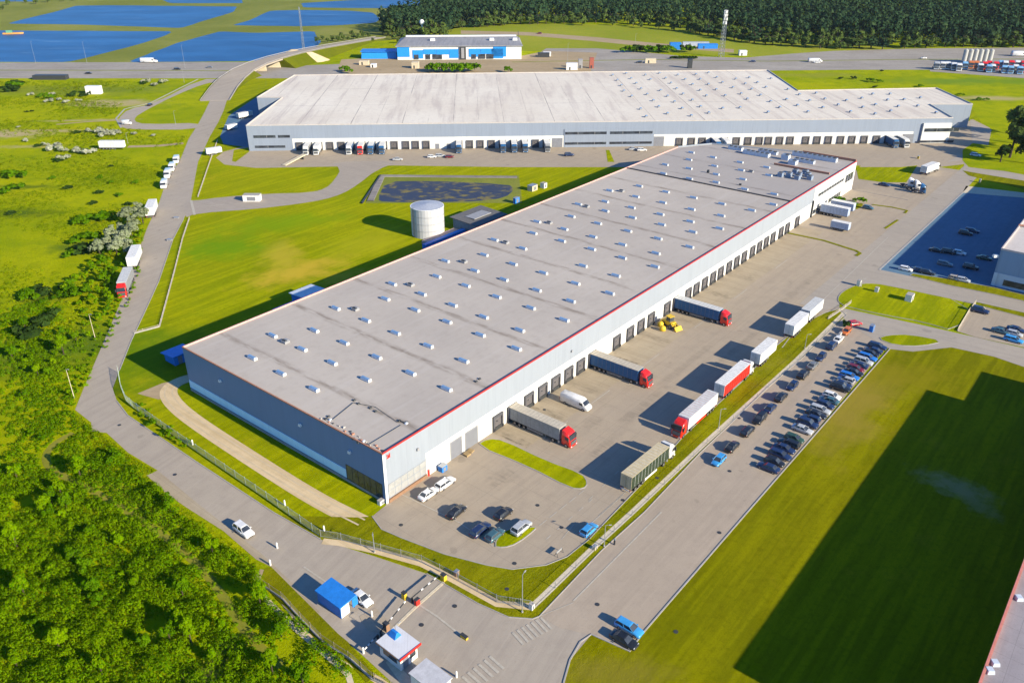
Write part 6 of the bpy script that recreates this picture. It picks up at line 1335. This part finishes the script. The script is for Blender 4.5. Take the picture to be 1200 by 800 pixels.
# bushes by buildings
for i, u in enumerate(range(506, 556, 6)): shrub(gb_, G(u, 84 + (i % 2)), 1.9, 'green bush in the hedge in front of the blue factory', 'hedge bushes before the blue factory', 2.0)
for i, (u, v) in enumerate([(595, 85), (404, 84), (408, 86)]): shrub(gb_, G(u, v), 1.2, ['lone green bush right of the factory hedge', 'green bush at the left of the white roof, rear one', 'green bush at the left of the white roof, front one'][i], sz=1.4)
for i, u in enumerate([750, 757, 764, 771, 778, 785, 803, 806, 735, 742]): shrub(gb_ if i % 3 else darkb, G(u, 61 + (i % 3) * .6), 1.8, 'green bush in the row behind the highway', 'bushes behind the highway', 1.9)
for i, (u, v, s) in enumerate([(982, 237, .8), (990, 241, .7), (1000, 242, .6), (1007, 238, .8), (984, 242, .5)]): shrub(gb_, G(u, v), s, 'green bush in the planting bed by the office end of the long hall', 'bushes in the office planting bed')
shrub(darkb, G(990, 382), .5, 'dark bush beside the bright red hatchback')
for i in range(9): u = 788 + i * 3.2; shrub(darkb, G(u, 69), .9, 'low dark bush in the strip before the highway mast', 'bushes in the strip before the mast', .7)

# trees at the right edge
rt = [tree_proto(13, 4.2, leaf_edge, 1500, 18, .5, .12), tree_proto(12, 3.6, leaf_dark, 1300, 16, .5, .1)]
for i, ((u, v), s) in enumerate([((1190, 168), 1.15), ((1196, 175), 1.2), ((1183, 185), .95), ((1204, 192), 1.1), ((1210, 160), 1.1), ((1172, 190), .6), ((1216, 180), 1.2)]):
    tree(rt[i % 2], G(u, v), s * 1.55, 'dark leafy tree in the clump at the right edge below the lorry depot', 'trees at the right edge')

# the wood behind
fr = [tree_proto(19, 4.8, leaf_forest, 620, 16, 1.15, .05), tree_proto(22, 4.0, leaf_forest, 560, 16, 1.1, .05), tree_proto(17, 5.4, leaf_edge, 620, 15, 1.15, .03), tree_proto(15, 4.4, leaf_edge, 520, 13, 1.1, .03)]
edge = []
def along_px(L_, step):
    P = [Vector(G(*q)) for q in L_]
    for i in range(len(P) - 1):
        a, b = P[i], P[i + 1]; n = max(1, int((b - a).length / step))
        for k in range(n): yield a.lerp(b, k / n)
E1 = [(448, 41), (470, 43), (500, 44), (526, 43)]; E2 = [(530, 34), (556, 33), (600, 29), (650, 29)]; E3 = [(650, 28), (700, 27), (760, 30), (820, 34), (868, 44), (900, 49), (950, 53), (1040, 55), (1060, 57), (1120, 56), (1200, 56), (1260, 56)]
for L_, tall in (([(812, 38), (835, 43), (868, 49), (905, 54), (960, 57), (1050, 59)], 3), (E1, 0), (E2, 1), (E3, 2)):
    for q in along_px(L_, 7.5):
        edge.append((q.x + random.uniform(-2, 2), q.y + random.uniform(0, 6)))
for i, p in enumerate(edge[:210]): tree(fr[random.choice([2, 3, 2, 3, 0])], p, random.uniform(.8, 1.3), 'mid-green tree on the front edge of the wood', 'trees on the front edge of the wood', sz=random.uniform(.7, 1.1))
for i, (u, v, s) in enumerate([(682, 30, .9), (675, 28, .5), (718, 30, .6), (742, 31, .95), (750, 33, .6), (772, 34, .8), (790, 36, 1.0), (787, 35, .6), (826, 38, .8), (515, 43, 1.15), (508, 43, 1.1), (498, 44, 1.0), (520, 43, .9)]):
    tree(fr[2 + i % 2], G(u, v), s, 'round tree standing in front of the wood', 'lone trees before the wood')
for i, (u, v, s) in enumerate([(478, 50, .6), (468, 51, .6), (473, 47, .7), (462, 47, .6), (485, 50, .4), (437, 49, .35)]): tree(fr[3], G(u, v), s, 'yellow-green tree left of the blue factory roof', 'trees left of the blue factory')
for i, q in enumerate([(372, 50), (378, 47), (384, 50), (390, 48), (396, 49), (402, 47), (408, 48), (414, 46), (420, 47), (426, 44), (400, 43), (412, 42), (424, 40), (432, 44)]): tree(fr[3], G(*q), random.uniform(.4, .6), 'low tree on the bank right of the lower pond', 'trees on the bank right of the pond')
for i, q in enumerate([(50, -1), (56, 3), (62, 0), (30, 4), (10, 6), (18, 2), (3, 12), (75, 2), (88, 1), (100, 0), (42, 5)]): tree(fr[3], G(*q), random.uniform(.5, .8), 'dark low tree on the bank at the top left corner', 'trees at the top left corner')
# the mass of the wood: every tree of the mass has its own crown of leaf clumps, joined in one object
wood = px((446, 38), (470, 41), (527, 41), (532, 32), (560, 31), (650, 26), (760, 27), (820, 31), (870, 41), (905, 46), (1050, 53), (1200, 54), (1330, 54), (1420, 10), (1500, -28), (900, -34), (640, -32), (540, -16), (505, 4), (496, 12), (470, 20), (448, 28))
pts = scatter(wood, 8200, 5.0, 8)
C, N, S_ = [], [], []
for (x, y) in pts:
    u_ = .5 + .5 * math.sin(x * .031 + 1.3 * math.sin(y * .02)) * math.sin(y * .027 + x * .011); h = random.uniform(12, 18) + 7 * u_; r = random.uniform(3.4, 5.6); k = 36 if y > 900 else 60
    d = rng.normal(size=(k, 3)); d /= np.linalg.norm(d, axis=1)[:, None]
    cone = 1 - .5 * np.clip(d[:, 2], 0, 1) if random.random() < .5 else np.ones(k)
    P = d * np.stack([r * cone, r * cone, np.full(k, h * .48)], 1) * rng.uniform(.82, 1.0, (k, 1)) + np.array([x, y, h * .50])
    C.append(P); N.append(d + rng.normal(scale=.16, size=d.shape)); S_.append(rng.uniform(.9, 1.9, k))
C = np.concatenate(C); N = np.concatenate(N); N /= np.linalg.norm(N, axis=1)[:, None]; S_ = np.concatenate(S_)
o = bpy.data.objects.new('forest', quads_to_mesh('forest', C, N, S_, leaf_forest, 1.3)); COL.objects.link(o)
tag(o, 'dark green wood closing the view along the top right', 'forest', None, 'stuff')
print('wood trees', len(pts), 'edge', len(edge), 'undergrowth clumps', len(und))

# rough grass tufts over the meadow (uncountable)
def tufts(poly, n, name, label, lm, s0, s1, k=7, avoid=None):
    P = poly; xs = [p[0] for p in P]; ys = [p[1] for p in P]; C = []; c0 = 0
    while c0 < n:
        x = random.uniform(min(xs), max(xs)); y = random.uniform(min(ys), max(ys))
        if inside(P, x, y) and (math.sin(x * .09 + 2 * math.sin(y * .05)) + math.sin(y * .11 + x * .03) + random.uniform(-1.3, 1.3) > .2): C.append((x, y)); c0 += 1
    C = np.array(C); sz = rng.uniform(s0, s1, len(C)); CC = np.repeat(np.c_[C, np.zeros(len(C))], k, 0); ss_ = np.repeat(sz, k)
    d = rng.normal(size=(len(CC), 3)); d /= np.linalg.norm(d, axis=1)[:, None]; d[:, 2] = abs(d[:, 2])
    CC = CC + d * ss_[:, None] * np.array([1.3, 1.3, .9]); N = d + np.array([0, 0, .4]); N /= np.linalg.norm(N, axis=1)[:, None]
    o = bpy.data.objects.new(name, quads_to_mesh(name, CC, N, ss_ * .45, lm, 1.8)); COL.objects.link(o); tag(o, label, 'grass', None, 'stuff')
mead = px((-80, 195), (188, 195), (180, 235), (168, 265), (150, 300), (120, 350), (90, 400), (-80, 400))
tufts(mead, 6500, 'tall_grass', 'rough tufts of tall grass over the left meadow', leaf_tuft, .25, .7)
tufts(px((-80, 96), (180, 96), (140, 125), (136, 150), (220, 158), (205, 180), (190, 195), (-80, 195)), 3500, 'tall_grass', 'rough tufts of tall grass over the far left meadow', leaf_tuft, .4, 1.1)
tufts(px((86, 482), (105, 497), (122, 510), (150, 532), (182, 552), (172, 557), (215, 594), (300, 658), (300, 672), (210, 612), (140, 550), (84, 505)), 2200, 'tall_grass', 'yellow-green grass fringe between thicket and left road', leaf_tuft, .12, .3)

# ---------------------------------------------------------------- air
hm = bpy.data.materials.new('haze'); hm.use_nodes = True; hn = hm.node_tree; hn.nodes.clear()
pv = hn.nodes.new('ShaderNodeVolumePrincipled'); pv.inputs['Density'].default_value = .000025; pv.inputs['Color'].default_value = (.80, .88, 1, 1); pv.inputs['Anisotropy'].default_value = .2
ho = hn.nodes.new('ShaderNodeOutputMaterial'); hn.links.new(pv.outputs[0], ho.inputs['Volume'])
m = MB(); m.box(-9600, 9600, -2600, 9600, -1, 125, hm); o = m.build('haze'); tag(o, 'thin pale air between the camera and the far wood', 'haze', None, 'stuff')
